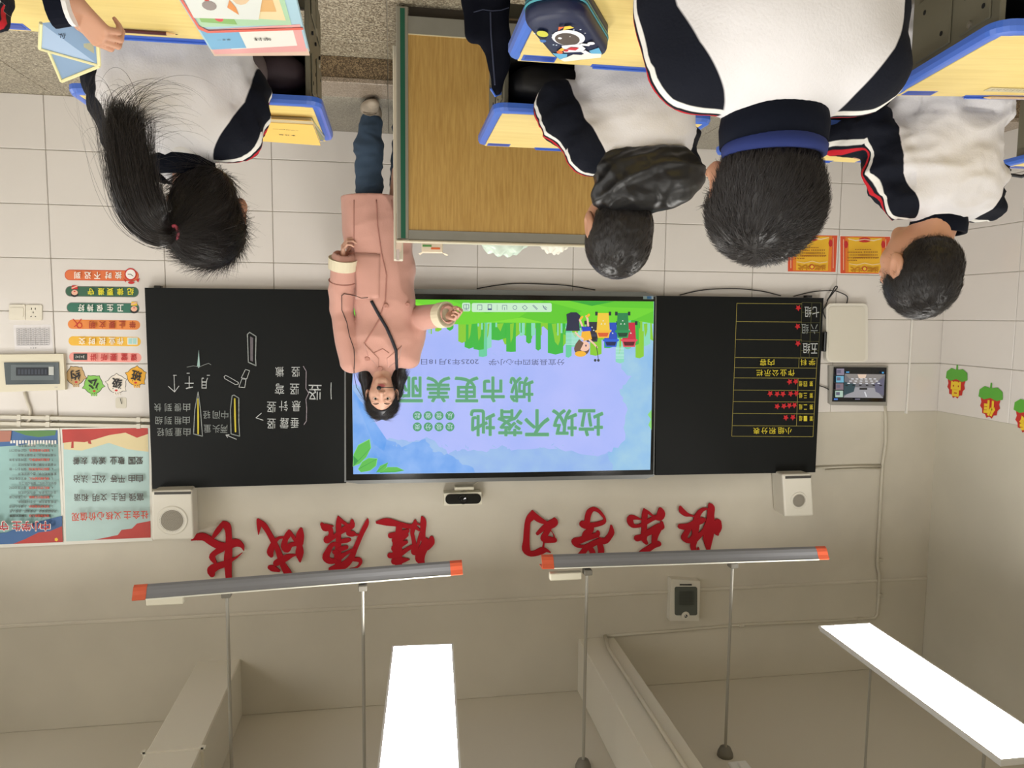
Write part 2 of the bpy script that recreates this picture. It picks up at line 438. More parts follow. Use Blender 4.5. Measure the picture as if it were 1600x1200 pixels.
# left wall
b = MB(); b.box((XL-.2, YB-.2, -.1), (XL, D, ZC), mat('left wall paint', (206, 201, 186), .75, bump=.3, bscale=14, var=.08, vscale=1.2)); wl = prop(b.build('wall_left'), kind='structure')
b = MB(); b.box((XL, YB, 0), (XL+.009, D-.016, 1.797), M_grout); b.build('tile_backing', None, wl)
def ltile(w_, h):
    q = MB(); q.box((0, -w_, 0), (.008, 0, h), M_tile, bev=.003); o = q.build('wall_tile'); me = o.data; bpy.data.objects.remove(o); return me
tm3 = [ltile(TW-.003, h-.003) for h in (TH, .328)]
for j, z in enumerate(zs):
    for i in range(5):
        o = link('wall_tile', tm3[j == 5], wl); o.location = (XL+.008+random.uniform(0, .001), D-.018-TW*i, z)
b = MB(); b.box((XL-.2, YB-.2, -.1), (XR+.2, YB, ZC), M_paint); prop(b.build('wall_back'), kind='structure')
wins = [(-3.9, -2.0), (-1.2, .7), (1.5, 3.4)]; b = MB(); yy = YB-.2       # windows out of view that let the daylight in
for y0, y1 in wins+[(D, D)]:
    b.box((XR, yy, -.1), (XR+.2, y0, ZC), M_paint)
    if y1 > y0: b.box((XR, y0, -.1), (XR+.2, y1, .95), M_paint); b.box((XR, y0, 2.75), (XR+.2, y1, ZC), M_paint)
    yy = y1
wr_ = prop(b.build('wall_right'), kind='structure')
for i, (y0, y1) in enumerate(wins):
    b = MB(); ym = (y0+y1)/2; fm = mat('window frame', (226, 226, 222), .4)
    for a, c_ in (((XR+.08, y0, .95), (XR+.13, y0+.05, 2.75)), ((XR+.08, y1-.05, .95), (XR+.13, y1, 2.75)), ((XR+.08, ym-.03, .95), (XR+.13, ym+.03, 2.75)), ((XR+.08, y0, .95), (XR+.13, y1, 1.0)), ((XR+.08, y0, 2.7), (XR+.13, y1, 2.75)), ((XR+.08, y0, 2.1), (XR+.13, y1, 2.14))): b.box(a, c_, fm)
    prop(b.build('window_%d' % (i+1)), kind='structure')

# teaching platform
pl = thing('platform', 'low terrazzo teaching platform with a dark riser under the blackboard wall', 'platform', (0, 3.57, 0))
def inpl(mb, name): o = mb.build(name); o.parent = pl; o.matrix_parent_inverse = Matrix.Translation((0, -3.57, 0)); return o
b = MB(); b.box((-3.4, 3.575, 0), (1.2, D-.02, .112), M_grout); inpl(b, 'base')
for i in range(8):
    x0 = .618+.6*(i-7); x1 = min(x0+.597, 1.205)
    if x0 > 1.2: continue
    x0 = max(x0, -3.4)
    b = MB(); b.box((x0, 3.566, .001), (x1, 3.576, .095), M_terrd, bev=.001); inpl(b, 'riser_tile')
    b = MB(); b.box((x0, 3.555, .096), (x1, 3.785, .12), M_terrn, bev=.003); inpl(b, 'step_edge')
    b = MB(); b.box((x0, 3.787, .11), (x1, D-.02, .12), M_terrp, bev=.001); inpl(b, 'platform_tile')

# ---------------------------------------------------------------- hanging lights
M_lamp = mat('lamp diffuser', (255, 252, 246), emit=PANEL_W)
M_wfr = mat('white lamp frame', (226, 226, 224), .4)
M_rod = mat('steel rod', (168, 165, 156), .4, metal=.35)
M_rodg = mat('grey mount', (118, 114, 104), .6)
def panel(x, y, label, rz=0., rods=((0, .35), (0, -.35))):
    t = thing('panel_light', label, 'light', (x, y, 2.8), rz, 'panel lights hanging from the ceiling')
    b = MB(); b.box((-.146, -.6, .012), (.146, .6, .028), M_wfr, bev=.003)
    for a, c_ in (((-.15, -.604, 0), (-.141, .604, .014)), ((.141, -.604, 0), (.15, .604, .014)), ((-.141, -.604, 0), (.141, -.595, .014)), ((-.141, .595, 0), (.141, .604, .014))): b.box(a, c_, M_wfr)
    b.build('frame', None, t)
    b = MB(); b.add([(-.141, -.595, .004), (.141, -.595, .004), (.141, .595, .004), (-.141, .595, .004)], [(0, 3, 2, 1)], M_lamp); b.build('diffuser', None, t, fix=False)
    for rx, ry in rods:
        b = MB(); b.tube([(rx, ry, .028), (rx, ry, .82)], .006, M_rod); b.lathe([(.03, 0), (.03, .01), (.012, .02)], (rx, ry, .79), M_rodg, 12); b.build('rod', None, t)
panel(-.107, 2.935, 'lit panel light in the middle, hanging before the blackboard', math.radians(3))
panel(-2.375, 2.87, 'lit panel light on the left, hanging near the tiled left wall', math.radians(.5), ((.05, .3), (.05, -.42)))
ln = {-2.4: 'left', -.1: 'middle', 2.25: 'right'}
for y, rn in ((2.9, 'first'), (.35, 'second'), (-2.1, 'third')):
    for x in (-2.4, -.1, 2.25):
        if y > 2 and x < 2: continue
        panel(x, y, 'lit panel light of the %s column, %s row from the blackboard' % (ln[x], rn))
# unlit batten and its rod
t = thing('batten_light', 'unlit white batten light near the ceiling between the two lit panels', 'light', (-1.72, 3.0, 3.42))
b = MB(); b.box((-.05, -1.0, 0), (.05, .33, .02), M_wfr, bev=.006); b.box((-.012, -.98, -.012), (.012, .3, 0), M_wfr, bev=.004); b.build('housing', None, t)
b = MB(); b.tube([(0, .1, .02), (0, .1, .2)], .006, M_rod); b.tube([(0, -.8, .02), (0, -.8, .2)], .006, M_rod); b.build('rod', None, t)

M_alu = mat('brushed aluminium reflector', (126, 127, 131), .75, metal=.0, spec=.2, bump=.05, bscale=40, stretch=(.3, 8, 8))
M_orange = mat('orange end cap', (208, 92, 60), .5)
M_cream = mat('cream plastic', (222, 218, 200), .5)
def boardlight(x0, z0, x1, z1, rods, bal, label):
    cx, cz = (x0+x1)/2, (z0+z1)/2; L = abs(x1-x0); sl = math.atan((z1-z0)/(x1-x0))
    t = thing('board_light', label, 'light', (cx, 3.7, cz), 0, 'unlit board lights above the blackboard')
    prof = [(-.006, -.030), (-.020, -.022), (-.031, -.008), (-.039, .008), (-.052, .026), (-.046, .032), (.03, .036), (.03, .03), (-.036, .026), (-.024, -.004), (-.010, -.022)]
    def ext(a, c_, M, name, grow=0.):
        b = MB(); n = len(prof); V = []
        for x in (a, c_):
            V += [(x, y*(1+grow), z*(1+grow)) for y, z in prof]
        b.add(V, [(i, (i+1) % n, n+(i+1) % n, n+i) for i in range(n)]+[tuple(range(n)), tuple(range(n, 2*n))[::-1]], M)
        o = b.build(name, None, t, smooth=False); o.rotation_euler = (0, -sl, 0); return o
    ext(-L/2, L/2, M_alu, 'reflector')
    ext(-L/2-.012, -L/2+.05, M_orange, 'end_cap', .04); ext(L/2-.05, L/2+.012, M_orange, 'end_cap', .04)
    b = MB(); b.box((-L/2+.05, -.056, .026), (L/2-.05, -.045, .032), mat('pale light edge', (226, 226, 214), .3)); o = b.build('top_rail', None, t); o.rotation_euler = (0, -sl, 0)
    for rx in rods:
        b = MB(); h = ZC-cz; b.tube([(rx-cx, -.02, .04), (rx-cx, -.02, h-.02)], .0085, M_rod)
        b.box((rx-cx-.022, -.05, .04), (rx-cx+.022, 0, .07), M_rodg, bev=.004)
        b.build('rod', None, t)
        b = MB(); b.lathe([(.0, -.055), (.03, -.048), (.042, -.02), (.045, 0)], (rx-cx, -.02, h), M_rodg, 16); b.build('ceiling_mount', None, t, smooth=True)
    b = MB(); b.box((bal-.085-cx, -.05, .05), (bal+.085-cx, -.01, .088), M_cream, bev=.004); b.build('ballast', None, t)
    return t
boardlight(1.226, 2.515, -.335, 2.462, (.81, .156), 1.09, 'unlit grey board light with orange caps above the right half of the blackboard')
boardlight(-.775, 2.452, -2.375, 2.472, (-1.01, -1.83), -.89, 'unlit grey board light with orange caps above the left half of the blackboard')

# ---------------------------------------------------------------- smart blackboard
YB_ = D-.075
M_board = mat('blackboard surface', (9, 13, 14), .5, var=.25, vscale=1.5, spec=.22)
M_bframe = mat('board frame metal', (120, 122, 122), .35, metal=.6)
M_bezel = mat('black glass bezel', (8, 11, 14), .12)
sb = thing('smart_blackboard', 'wide black teaching board with a lit display in its middle', 'blackboard', (-.7, D, 1.03))
def insb(o): o.parent = sb; o.matrix_parent_inverse = Matrix.Translation((.7, -D, -1.03)); return o
def slab(pts, Y0, Y1, M, name, adder, bev=None):
    b = MB(); V = [W(x, y, Y0) for x, y in pts]; V2 = [(p[0], Y1, p[2]) for p in V]; n = len(V)
    b.add(V+V2, [tuple(range(n)), tuple(range(n, 2*n))[::-1]]+[(i, n+i, n+(i+1) % n, (i+1) % n) for i in range(n)], M)
    return adder(b.build(name))
slab([(226, 449.5), (541, 453), (541, 755), (238, 764)], YB_, D-.02, M_board, 'chalk_panel', insb)
slab([(1024, 462), (1287, 465.5), (1274, 738), (1024, 742.5)], YB_, D-.02, M_board, 'chalk_panel', insb)
slab([(538, 450), (1008, 456), (1026, 463), (1022, 744), (1010, 748), (560, 756), (538, 753)], YB_-.012, D-.02, M_bframe, 'display_housing', insb)
slab([(540, 458), (1024, 464), (1021, 741.5), (541, 751)], YB_-.016, YB_-.012, M_bezel, 'display_glass', insb)
P = Print(YB_-.0165); P.rect(1005, 462.5, 1021, 467.5, mat('pale sticker', (150, 165, 180))); P.rect(1011, 463, 1018, 467, mat('blue sticker', (60, 110, 170)))
insb(P.build('sticker')).name = 'sticker'
b = MB(); p = W(1021, 592, YB_-.02); b.box((p[0]-.004, p[1]-.004, p[2]-.02), (p[0]+.004, p[1]+.01, p[2]+.02), M_bezel, bev=.003); insb(b.build('side_button'))
b = MB(); p = W(247, 447.5, D-.05); b.box((p[0]-.02, p[1]-.02, p[2]-.004), (p[0]+.018, p[1]+.02, p[2]+.012), M_bezel, bev=.003); insb(b.build('bracket')); b = MB(); p = W(1262, 463, D-.05); b.box((p[0]-.02, p[1]-.02, p[2]-.006), (p[0]+.018, p[1]+.02, p[2]+.008), M_bezel); insb(b.build('bracket'))
# slide shown on the display
S = Print(YB_-.0165, .0002)
def poly_fill(cols): pass
SKY = bpy.data.materials.new('screen sky'); SKY.use_nodes = True
nt = SKY.node_tree; bs = nt.nodes['Principled BSDF']; bs.inputs['Base Color'].default_value = (.01, .01, .01, 1); bs.inputs['Emission Strength'].default_value = SCREEN_E
ge = nt.nodes.new('ShaderNodeNewGeometry'); nz = nt.nodes.new('ShaderNodeTexNoise'); nz.inputs['Scale'].default_value = 3.2; nz.inputs['Detail'].default_value = 6
nt.links.new(ge.outputs['Position'], nz.inputs[0]); rp = nt.nodes.new('ShaderNodeValToRGB'); e = rp.color_ramp.elements
e[0].position = .3; e[0].color = lin((166, 184, 252))+(1,); e[1].position = .7; e[1].color = lin((182, 192, 255))+(1,)
nt.links.new(nz.outputs[0], rp.inputs[0]); nt.links.new(rp.outputs[0], bs.inputs['Emission Color'])
S.poly([(552, 467), (1022, 471), (1016, 734), (552, 741)], SKY)
def wash(name, a, c_):
    M = SKY.copy(); M.name = 'screen '+name; r = M.node_tree.nodes['Color Ramp'] if 'Color Ramp' in M.node_tree.nodes else [n for n in M.node_tree.nodes if n.type == 'VALTORGB'][0]
    r.color_ramp.elements[0].color = lin(a)+(1,); r.color_ramp.elements[1].color = lin(c_)+(1,)
    [n for n in M.node_tree.nodes if n.type == 'TEX_NOISE'][0].inputs['Scale'].default_value = 9; return M
WB = wash('blue wash', (98, 160, 238), (140, 184, 246)); WC = wash('pale wash', (146, 182, 240), (160, 196, 238)); WG = wash('teal wash', (140, 190, 236), (162, 206, 232))
def jag(pts, n=6, a=2.2, seed=1):
    r = random.Random(seed); o = []
    for i in range(len(pts)-1):
        for k in range(n):
            t = k/n; o.append((pts[i][0]*(1-t)+pts[i+1][0]*t+r.uniform(-a, a), pts[i][1]*(1-t)+pts[i+1][1]*t+r.uniform(-a, a)))
    return o+[pts[-1]]
S.poly([(552, 741), (552, 560)]+jag([(552, 600), (578, 610), (586, 650), (590, 690), (610, 684), (640, 690), (672, 684), (700, 708), (720, 702), (760, 706), (782, 696), (800, 704), (860, 700), (930, 712), (960, 706)], 6, 2.4)+[(962, 735), (800, 738)], WC)
S.poly([(552, 741), (552, 610)]+jag([(552, 612), (572, 640), (580, 690), (598, 704), (604, 686), (628, 698), (666, 686), (676, 704), (704, 712), (716, 720), (740, 732)], 6, 2.2, 4)+[(742, 738)], WB)
S.poly([(1022, 471), (1016, 734), (958, 735)]+jag([(958, 735), (952, 708), (974, 690), (980, 640), (968, 610), (984, 590), (966, 565), (970, 540)], 5, 3, 7), WG)
for i in range(40):
    x = random.uniform(600, 960); y = random.choice([random.uniform(694, 712), random.uniform(696, 706), random.uniform(548, 560)])
    S.stroke([(x, y, 1.6), (x+random.uniform(-7, 7), y+random.uniform(-5, 5), .5)], WC if y > 600 else em('pale blue', (170, 190, 248)), n=0)
# ground and skyline
G1 = em('green', (112, 216, 44)); G2 = em('green b', (96, 204, 40)); G3 = em('green c', (130, 226, 50)); GC = em('city green', (58, 186, 62)); GL = em('city lime', (138, 206, 46)); GT = em('city teal', (104, 208, 160)); GM = em('city mint', (140, 220, 190))
rr = random.Random(3); x = 1018
S.poly([(1018, 500)]+jag([(1018, 530), (990, 522), (960, 536), (905, 516), (880, 540), (850, 512), (820, 512), (790, 536), (765, 520), (740, 536), (724, 510)], 3, 3, 2)+[(720, 500)], GL)
for q in range(10): x = rr.uniform(735, 1010); S.poly([(x, 505), (x-14, 505), (x-20, 522), (x-6, 530)], GC if q % 2 else G2)
for (x0, x1, y1, M) in ((1016, 1000, 541, GM), (1006, 993, 560, GL), (998, 985, 540, GC), (975, 962, 568, GM), (986, 976, 546, GT), (960, 944, 544, GC), (940, 922, 556, GL), (908, 884, 542, GM), (893, 884, 559, GT), (880, 856, 554, GC), (845, 837, 548, GC), (836, 826, 525, GM), (830, 822, 537, GC), (820, 812, 525, GM), (806, 791, 550, GC), (790, 768, 532, GC), (768, 756, 545, GM), (761, 748, 558, GT), (756, 740, 547, GC), (740, 726, 545, GC), (728, 716, 536, GL), (708, 698, 517, GC), (690, 680, 518, GL), (672, 660, 514, GM), (660, 650, 512, GC)):
    S.poly([(x0, 500), (x0, y1-rr.uniform(0, 4)), ((x0+x1)/2, y1), (x1, y1-rr.uniform(0, 3)), (x1, 500)], M)
    if x0-x1 > 10: S.poly([(x0-3, 505), (x0-5, y1-22), (x0-8, y1-14), ((x0+x1)/2-1, y1-20), (x1+6, 506)], GL)
for i in range(26):
    x = rr.uniform(640, 1012); h = rr.uniform(6, 22); S.rect(x, 503, x+rr.uniform(1, 3), 503+h, rr.choice([GM, GL, GC, GM]))
for i in range(9):
    S.rect(962-i*0+0, 542+i*2.2, 975, 543+i*2.2, em('city white', (190, 236, 226))); S.rect(884, 520+i*2.2, 908, 521+i*2.2, em('city white', (190, 236, 226)))
S.poly([(552, 467), (1021.5, 471), (1021, 506), (990, 500), (940, 506), (760, 504), (730, 507), (640, 505), (552, 503)], G1)
for q in ([(640, 468), (700, 490), (640, 505)], [(700, 468), (760, 490), (850, 476)], [(850, 470), (910, 486), (880, 505), (800, 503)], [(905, 470), (1021, 471), (1021, 482), (950, 480)], [(1021, 486), (990, 500), (1021, 505)], [(760, 504), (815, 496), (850, 504)]): S.poly(q, rr.choice([G2, G3]))
S.poly([(890, 470), (960, 471), (925, 478)], em('deep green', (50, 170, 50)))
# toolbar
TB = em('toolbar', (206, 240, 208)); IC = em('icon', (96, 110, 140))
S.poly(rrect(737, 473.5, 862, 487.5, 2.5), TB); S.poly(rrect(722, 473, 735, 486.5, 2.5), TB)
S.rect(776.5, 476, 777.3, 485, em('toolbar line', (150, 190, 160)))
S.rect(762, 475.5, 768.5, 484, IC); S.rect(763, 476.5, 767.5, 482, TB); S.rect(762, 482.5, 768.5, 484.5, em('icon dark', (60, 70, 130)))
for q in ([(746, 484), (746, 476.5), (753, 476.5), (753, 484), (748, 484)], [(785, 484), (785, 477), (792, 477), (792, 484)], [(788.5, 484.5), (788.5, 480)], [(816, 480), (820, 477), (824, 481), (820, 484.5), (816, 480)], [(832, 477), (839, 484)], [(833.5, 476.5), (840, 482.8)], [(848, 477), (854, 484), (850.5, 482.5), (848, 477)], [(852, 479), (855, 482)], [(724.5, 476), (724.5, 482), (732.5, 482), (732.5, 476), (724.5, 476)], [(728.5, 475), (728.5, 484)], [(725, 484.5), (732, 484.5)]): S.stroke(q, IC, .8, n=0)
S.stroke(circ(804.5, 480.5, 3.2, 12)+[(807.7, 480.5)], IC, .8, n=0)
# wheelie bins (drawn with wheels up in the picture, lids down)
def bin_(x0, x1, y0, y1, col, dark, inn):
    A = em('bin %d %d' % (x0, y0), col); B = em('bin rim %d %d' % (x0, y0), dark); K = em('bin black', (34, 40, 52)); n = (x1-x0)
    S.rect(x0-2, y0-2, x0+2, y0+4, K); S.rect(x1-2, y0-2, x1+2, y0+4, K)
    S.poly([(x0+2, y0), (x1-2, y0), (x1, y1-8), (x0, y1-8)], A)
    S.poly([(x0-2, y1-12), (x1+2, y1-12), (x1+2, y1-9), (x0-2, y1-9)], B)
    S.poly([(x0, y1-10), (x1, y1-10), (x1-2, y1), (x0+2, y1)], B); S.poly([(x0+2, y1-8), (x1-2, y1-8), (x1-4, y1-2), (x0+4, y1-2)], em('bin in %d %d' % (x0, y0), inn))
    for a in (0, 120, 240):
        t = math.radians(a+30); cx_, cy_ = (x0+x1)/2+3.2*math.cos(t), (y0+y1)/2-4+3.2*math.sin(t); S.poly(circ(cx_, cy_, 1.5, 3, a0=t), em('recycle', (226, 240, 226)))
bin_(972, 994, 504, 542, (206, 30, 62), (226, 70, 90), (90, 14, 26)); bin_(944, 965, 504, 542, (34, 76, 190), (40, 96, 214), (20, 34, 80)); bin_(915, 935, 503, 534, (40, 42, 58), (52, 56, 74), (18, 20, 28))
bin_(932, 953, 489, 528, (246, 204, 60), (250, 190, 54), (222, 92, 44)); bin_(963, 983, 489, 528, (34, 132, 74), (30, 150, 84), (16, 66, 42))
S.poly([(885, 491), (892, 488), (901, 488), (907, 493), (905, 504), (906, 517), (884, 517), (886, 504)], em('bag', (34, 38, 66)))
SK = em('drawn skin', (250, 202, 176)); SY = em('drawn yellow', (250, 186, 50)); HB = em('drawn hair', (112, 84, 66))
S.stroke([(910, 510, 3), (906, 500, 3), (909, 496, 3)], SK); S.stroke([(919, 509, 3), (918, 498, 3), (916, 494, 3)], SK); S.stroke([(917, 495, 3), (920, 492, 4)], SY); S.stroke([(907, 498, 3), (910, 495, 3)], SY)
S.poly([(908, 510), (923, 511), (924, 517), (911, 520)], em('shorts', (30, 62, 196)))
S.poly([(909, 518), (922, 517), (925, 530), (912, 533), (908, 526)], SY)
S.stroke([(921, 531, 3), (928, 537, 2.6), (933, 543, 2.4)], SK); S.stroke([(911, 530, 3), (903, 524, 2.6), (899, 519, 2.4)], SK)
S.poly(circ(909, 545, 12, 18, 11), HB); S.poly(circ(913, 541, 8.6, 16, 8), SK); S.poly(circ(907, 553, 9, 14, 4.5), SY); S.poly([(899, 538), (905, 530), (912, 536), (906, 548), (900, 548)], HB)
S.poly(circ(915.5, 540, 1.2, 8, 1.8), em('eye', (40, 40, 90))); S.stroke([(932, 541, 1.2), (935, 562, 1)], em('stick', (60, 50, 60)), n=0); S.poly(circ(930, 563, 2.2, 8), em('bow', (50, 60, 60))); S.poly(circ(935, 563, 2.2, 8), em('bow', (50, 60, 60)))
# leaves
LF = em('leaf', (90, 190, 74)); LD = em('leaf dark', (40, 150, 66)); LM = em('leaf edge', (140, 222, 130))
for pts in ([(552, 728), (553, 710), (560, 696), (577, 687), (579, 700), (572, 714), (562, 724)], [(560, 733), (566, 722), (576, 716), (589, 717), (587, 728), (578, 735), (564, 738)], [(588, 738), (594, 728), (606, 723), (603, 732), (596, 738)], [(594, 738.5), (606, 730), (620, 730), (631, 735), (618, 738)]):
    S.poly([((x-sum(p[0] for p in pts)/len(pts))*1.07+sum(p[0] for p in pts)/len(pts), (y-sum(p[1] for p in pts)/len(pts))*1.07+sum(p[1] for p in pts)/len(pts)) if y < 738 else (x, y) for x, y in pts], LM); S.poly(pts, LF)
    i = max(range(len(pts)), key=lambda k: pts[k][0]); S.stroke([pts[0]+(.8,), (pts[i][0], pts[i][1], .5)], LD, n=0)
S.poly([(552, 712), (560, 720), (553, 728)], LD); S.poly([(1018, 640), (1012, 648), (1017, 655), (1013, 664), (1018, 672)], em('lime spray', (140, 220, 120)))
# headline
TG = em('title green', (92, 164, 120)); TS = em('title edge', (150, 206, 170))
for ch, x, y, s_ in [(c_, x, 660.5, 41) for c_, x in zip('垃圾不落地', (923, 882, 839, 797, 754))]+[(c_, x, 608.5, 39) for c_, x in zip('城市更美丽', (815, 770, 729, 685, 642))]:
    S.text(ch, x, y, s_, TS, bold=.04, wid=s_*.93); S.text(ch, x, y, s_*.98, TG, bold=.031, wid=s_*.91)
CG = em('circle green', (76, 158, 110)); CT = em('circle text', (200, 226, 236))
for row, y in (('垃圾分类', 667), ('从我做起', 649.5)):
    for c_, x in zip(row, (703, 686, 669, 652)): S.poly(circ(x, y, 7, 20), CG); S.text(c_, x, y, 8.5, CT)
TD = em('slide text', (84, 92, 130))
S.text('分宜县第四中心小学', 823, 566, 9.6, TD, wid=118); S.text('2025年3月18日', 703, 565.5, 9.4, TD, wid=90)
nest_slide = insb(S.build('slide_image'))
P = Print(YB_-.0166); P.text('vivid', 792, 742.5, 2.6, mat('grey mark', (70, 74, 80)), wid=5) if False else None
# chalk writing on the right wing
M_ck = mat('white chalk', (196, 200, 200), .9, var=.3, vscale=60); M_cw = mat('pinkish chalk', (168, 158, 166), .9, var=.3, vscale=60); M_cy = mat('yellow chalk', (206, 190, 66), .9); M_cd = mat('faint chalk', (150, 156, 154), .9, var=.3, vscale=60)
P = Print(YB_-.0004, .00012); K = lambda x, y: (230+x/5, 500+y/5)
def ck(pts, M=M_ck, w_=1.1): P.stroke([K(x, y) for x, y in pts], M, w_, n=5)
for ch, x, y, s_ in (('竖', 1310, 565, 118), ('竖', 1160, 405, 76), ('撇', 1035, 405, 76), ('竖', 1150, 540, 84), ('弯', 1035, 540, 84), ('悬', 1165, 672, 80), ('针', 1065, 672, 80), ('竖', 970, 680, 82), ('垂', 1152, 805, 78), ('露', 1070, 805, 80), ('竖', 970, 810, 78)):
    P.text(ch, 230+x/5, 500+y/5, s_/5, M_ck if x > 1000 else M_ck, wid=s_/5*.86, rot=random.uniform(-.06, .06), bold=-.012)
for row, y, xs in (('由慢到快', 683, (308, 240, 165, 82)), ('由粗到细', 785, (305, 240, 165, 92)), ('由重到轻', 876, (310, 242, 172, 105)), ('中间轻', 740, (606, 540, 465)), ('两头重', 850, (600, 540, 470))):
    for c_, x in zip(row, xs): P.text(c_, 230+x/5, 500+y/5, 12.5, M_cd, wid=11, rot=random.uniform(-.06, .06), bold=-.012)
P.text('月', 230+450/5, 598.5, 17, M_ck, wid=10); P.text('千', 230+328/5, 598, 20, M_ck, wid=14)
ck([(1437, 490), (1435, 560), (1438, 618)]); ck([(1220, 362), (1242, 400), (1240, 535), (1262, 572), (1240, 620), (1246, 690), (1243, 790), (1225, 818)], M_cw)
ck([(905, 783), (850, 764), (892, 728)]); ck([(697, 932), (615, 898)]); ck([(615, 898), (628, 918)]); ck([(615, 898), (640, 897)])
ck([(210, 432), (214, 560)]); ck([(165, 518), (214, 562), (248, 516)]); ck([(205, 432), (228, 432)]); ck([(468, 432), (488, 432)]); ck([(310, 416), (330, 416)])
ck([(663, 592), (650, 700), (655, 890), (722, 908), (716, 800), (716, 610), (678, 586), (663, 592)], M_cd, 1.4); ck([(398, 562), (372, 700), (362, 890), (432, 908), (416, 700), (398, 562)], M_cd, 1.4)
P.stroke([K(684, 616)+(2.2,), K(686, 750)+(2.8,), K(690, 872)+(2.4,)], M_cy); P.stroke([K(396, 616)+(1.6,), K(398, 750)+(2.8,), K(398, 888)+(2.4,)], M_cy)
ck([(800, 96), (783, 112), (790, 330), (850, 357), (846, 300), (850, 128), (800, 96)], M_cd, 1.6); P.poly([K(804, 128), K(828, 140), K(826, 325), K(806, 318)], mat('grey chalk fill', (112, 106, 112), .9, var=.2, vscale=50))
P.poly([K(403, 232), K(390, 360), K(402, 376), (K(412, 360))], mat('pale teal chalk', (160, 190, 186), .9)); ck([(310, 368), (360, 358), (410, 366), (440, 352), (480, 338), (498, 350)], M_cd, .7)
ck([(768, 386), (735, 452), (778, 460), (800, 396), (768, 386)], M_ck, .9); ck([(740, 460), (772, 464), (762, 528), (716, 524), (740, 460)], M_ck, .9); ck([(612, 432), (600, 444), (606, 458), (690, 505), (712, 500), (712, 488), (640, 446), (612, 432)], M_ck, .9)
insb(P.build('chalk_writing'))
# score table on the left wing
P = Print(YB_-.0004, .00012); K = lambda x, y: (1100+x/5, 450+y/5); M_ty = mat('yellow table line', (150, 140, 66), .7); M_yt = mat('yellow lettering', (208, 192, 48), .7)
xl = lambda y: 257-(y-120)*.0385; xr = lambda y: 915-(y-115)*.0625 if y < 540 else 884-(y-540)*.055
for y in (120, 262, 402): P.stroke([K(xl(y), y), K(765, y+4)], M_ty, .7, n=0)
for y in (543, 622, 702, 797, 887, 980, 1075, 1158): P.stroke([K(xl(y), y), K(xr(y), y+4)], M_ty, .7, n=0)
P.stroke([K(257, 118), K(217, 1158)], M_ty, .7, n=0); P.stroke([K(884, 542), K(851, 1162)], M_ty, .7, n=0); P.stroke([K(743, 545), K(740, 622)], M_ty, .7, n=0); P.stroke([K(736, 704), K(722, 1076)], M_ty, .7, n=0)
M_gd = mat('faint grid line', (92, 92, 56), .8)
for q in ([(765, 112), (755, 540)], [(915, 116), (893, 545)], [(842, 114), (822, 542)], [(765, 112), (915, 116)], [(764, 190), (912, 192)], [(762, 270), (908, 272)], [(760, 348), (902, 348)], [(758, 415), (898, 418)], [(757, 488), (896, 490)], [(755, 540), (893, 545)]): P.stroke([K(*a) for a in q], M_gd, .6, n=0)
def row(txt, xs, y, h, M=M_yt, wd=None, bold=.015):
    for c_, x in zip(txt, xs): P.text(c_, 1100+x/5, 450+y/5, h/5, M, wid=(wd or h)/5, bold=bold)
row('小组积分表', (660, 602, 535, 472, 410), 1115, 50); row('作业公示栏', (683, 620, 558, 497, 434), 663, 50); row('学科', (844, 778), 580, 48); row('内容', (524, 462), 582, 50)
for tx, y in (('第一组', 1020), ('第二组', 930), ('第三组', 840), ('第四组', 748)): row(tx, (838, 792, 755), y, 40, wd=26)
row('五组', (860, 800), 472, 80, M_ck, 56, -.012); row('六组', (862, 790), 320, 76, M_cd, 54, -.012); row('七组', (872, 812), 188, 82, M_ck, 52, -.012)
insb(P.build('score_table'))
M_star = mat('red foam star', (196, 30, 38), .7)
def star(px, py, who, k, num=''):
    p = W(px, py, YB_-.004); b = MB(); pts = []
    for i in range(10):
        r = (.0205 if i % 2 == 0 else .0105); a = math.pi/2+math.pi*i/5+k; pts.append((p[0]+r*math.cos(a), p[1], p[2]+r*math.sin(a)))
    o = b.prism(pts, (0, .004, 0), M_star).build('star_magnet'); c_ = Vector(p); o.data.transform(Matrix.Translation(-c_)); o.location = c_
    prop(o, '%sred foam star stuck %s' % (num, who), 'star', 'red stars in the score table')
for who, pts in (('from the name in the first group\'s score row', ((1228, 652.5), (1239, 652))), ('from the name in the second group\'s score row', ((1214.5, 635), (1225, 634.5), (1233.5, 633.5), (1241.5, 633))), ('from the name in the third group\'s score row', ((1203.5, 615), (1214.5, 615.5), (1223.5, 615.5), (1235.5, 615), (1244.5, 614.5))), ('from the name in the fourth group\'s score row', ((1234, 596.5), (1243.5, 596)))):
    for i, q in enumerate(pts[::-1]): star(*q, who, random.uniform(-.25, .25), ['first ', 'second ', 'third ', 'fourth ', 'fifth '][i])
star(1247.5, 481, 'in the bottom row of the homework list', .1); star(1246.5, 510, 'in the middle row of the homework list', -.1); star(1247, 536.5, 'in the top row of the homework list', .05)

for o in list(sb.children):
    if o.name.startswith('display_housing'): dh = o
    if o.name == 'chalk_panel': cp1 = o
    if o.name == 'chalk_panel.001': cp2 = o
for o in list(sb.children):
    n_ = o.name.split('.')[0]
    if n_ in ('display_glass', 'slide_image', 'sticker', 'side_button'): sub(o, dh)
    if n_ == 'chalk_writing': sub(o, cp1); o['kind'] = 'stuff'
    if n_ == 'score_table': sub(o, cp2)
# ---------------------------------------------------------------- things on the front wall
YT = D-.016
def wthing(name, label, cat, px, py, Y=YT, group=None):
    t = thing(name, label, cat, W(px, py, Y), 0, group)
    def add(o): o.parent = t; o.matrix_parent_inverse = Matrix.Translation(-Vector(t.location)); return o
    return t, add
def wslab(pts, Y0, Y1, M, name, add): return slab(pts, Y0, Y1, M, name, add)
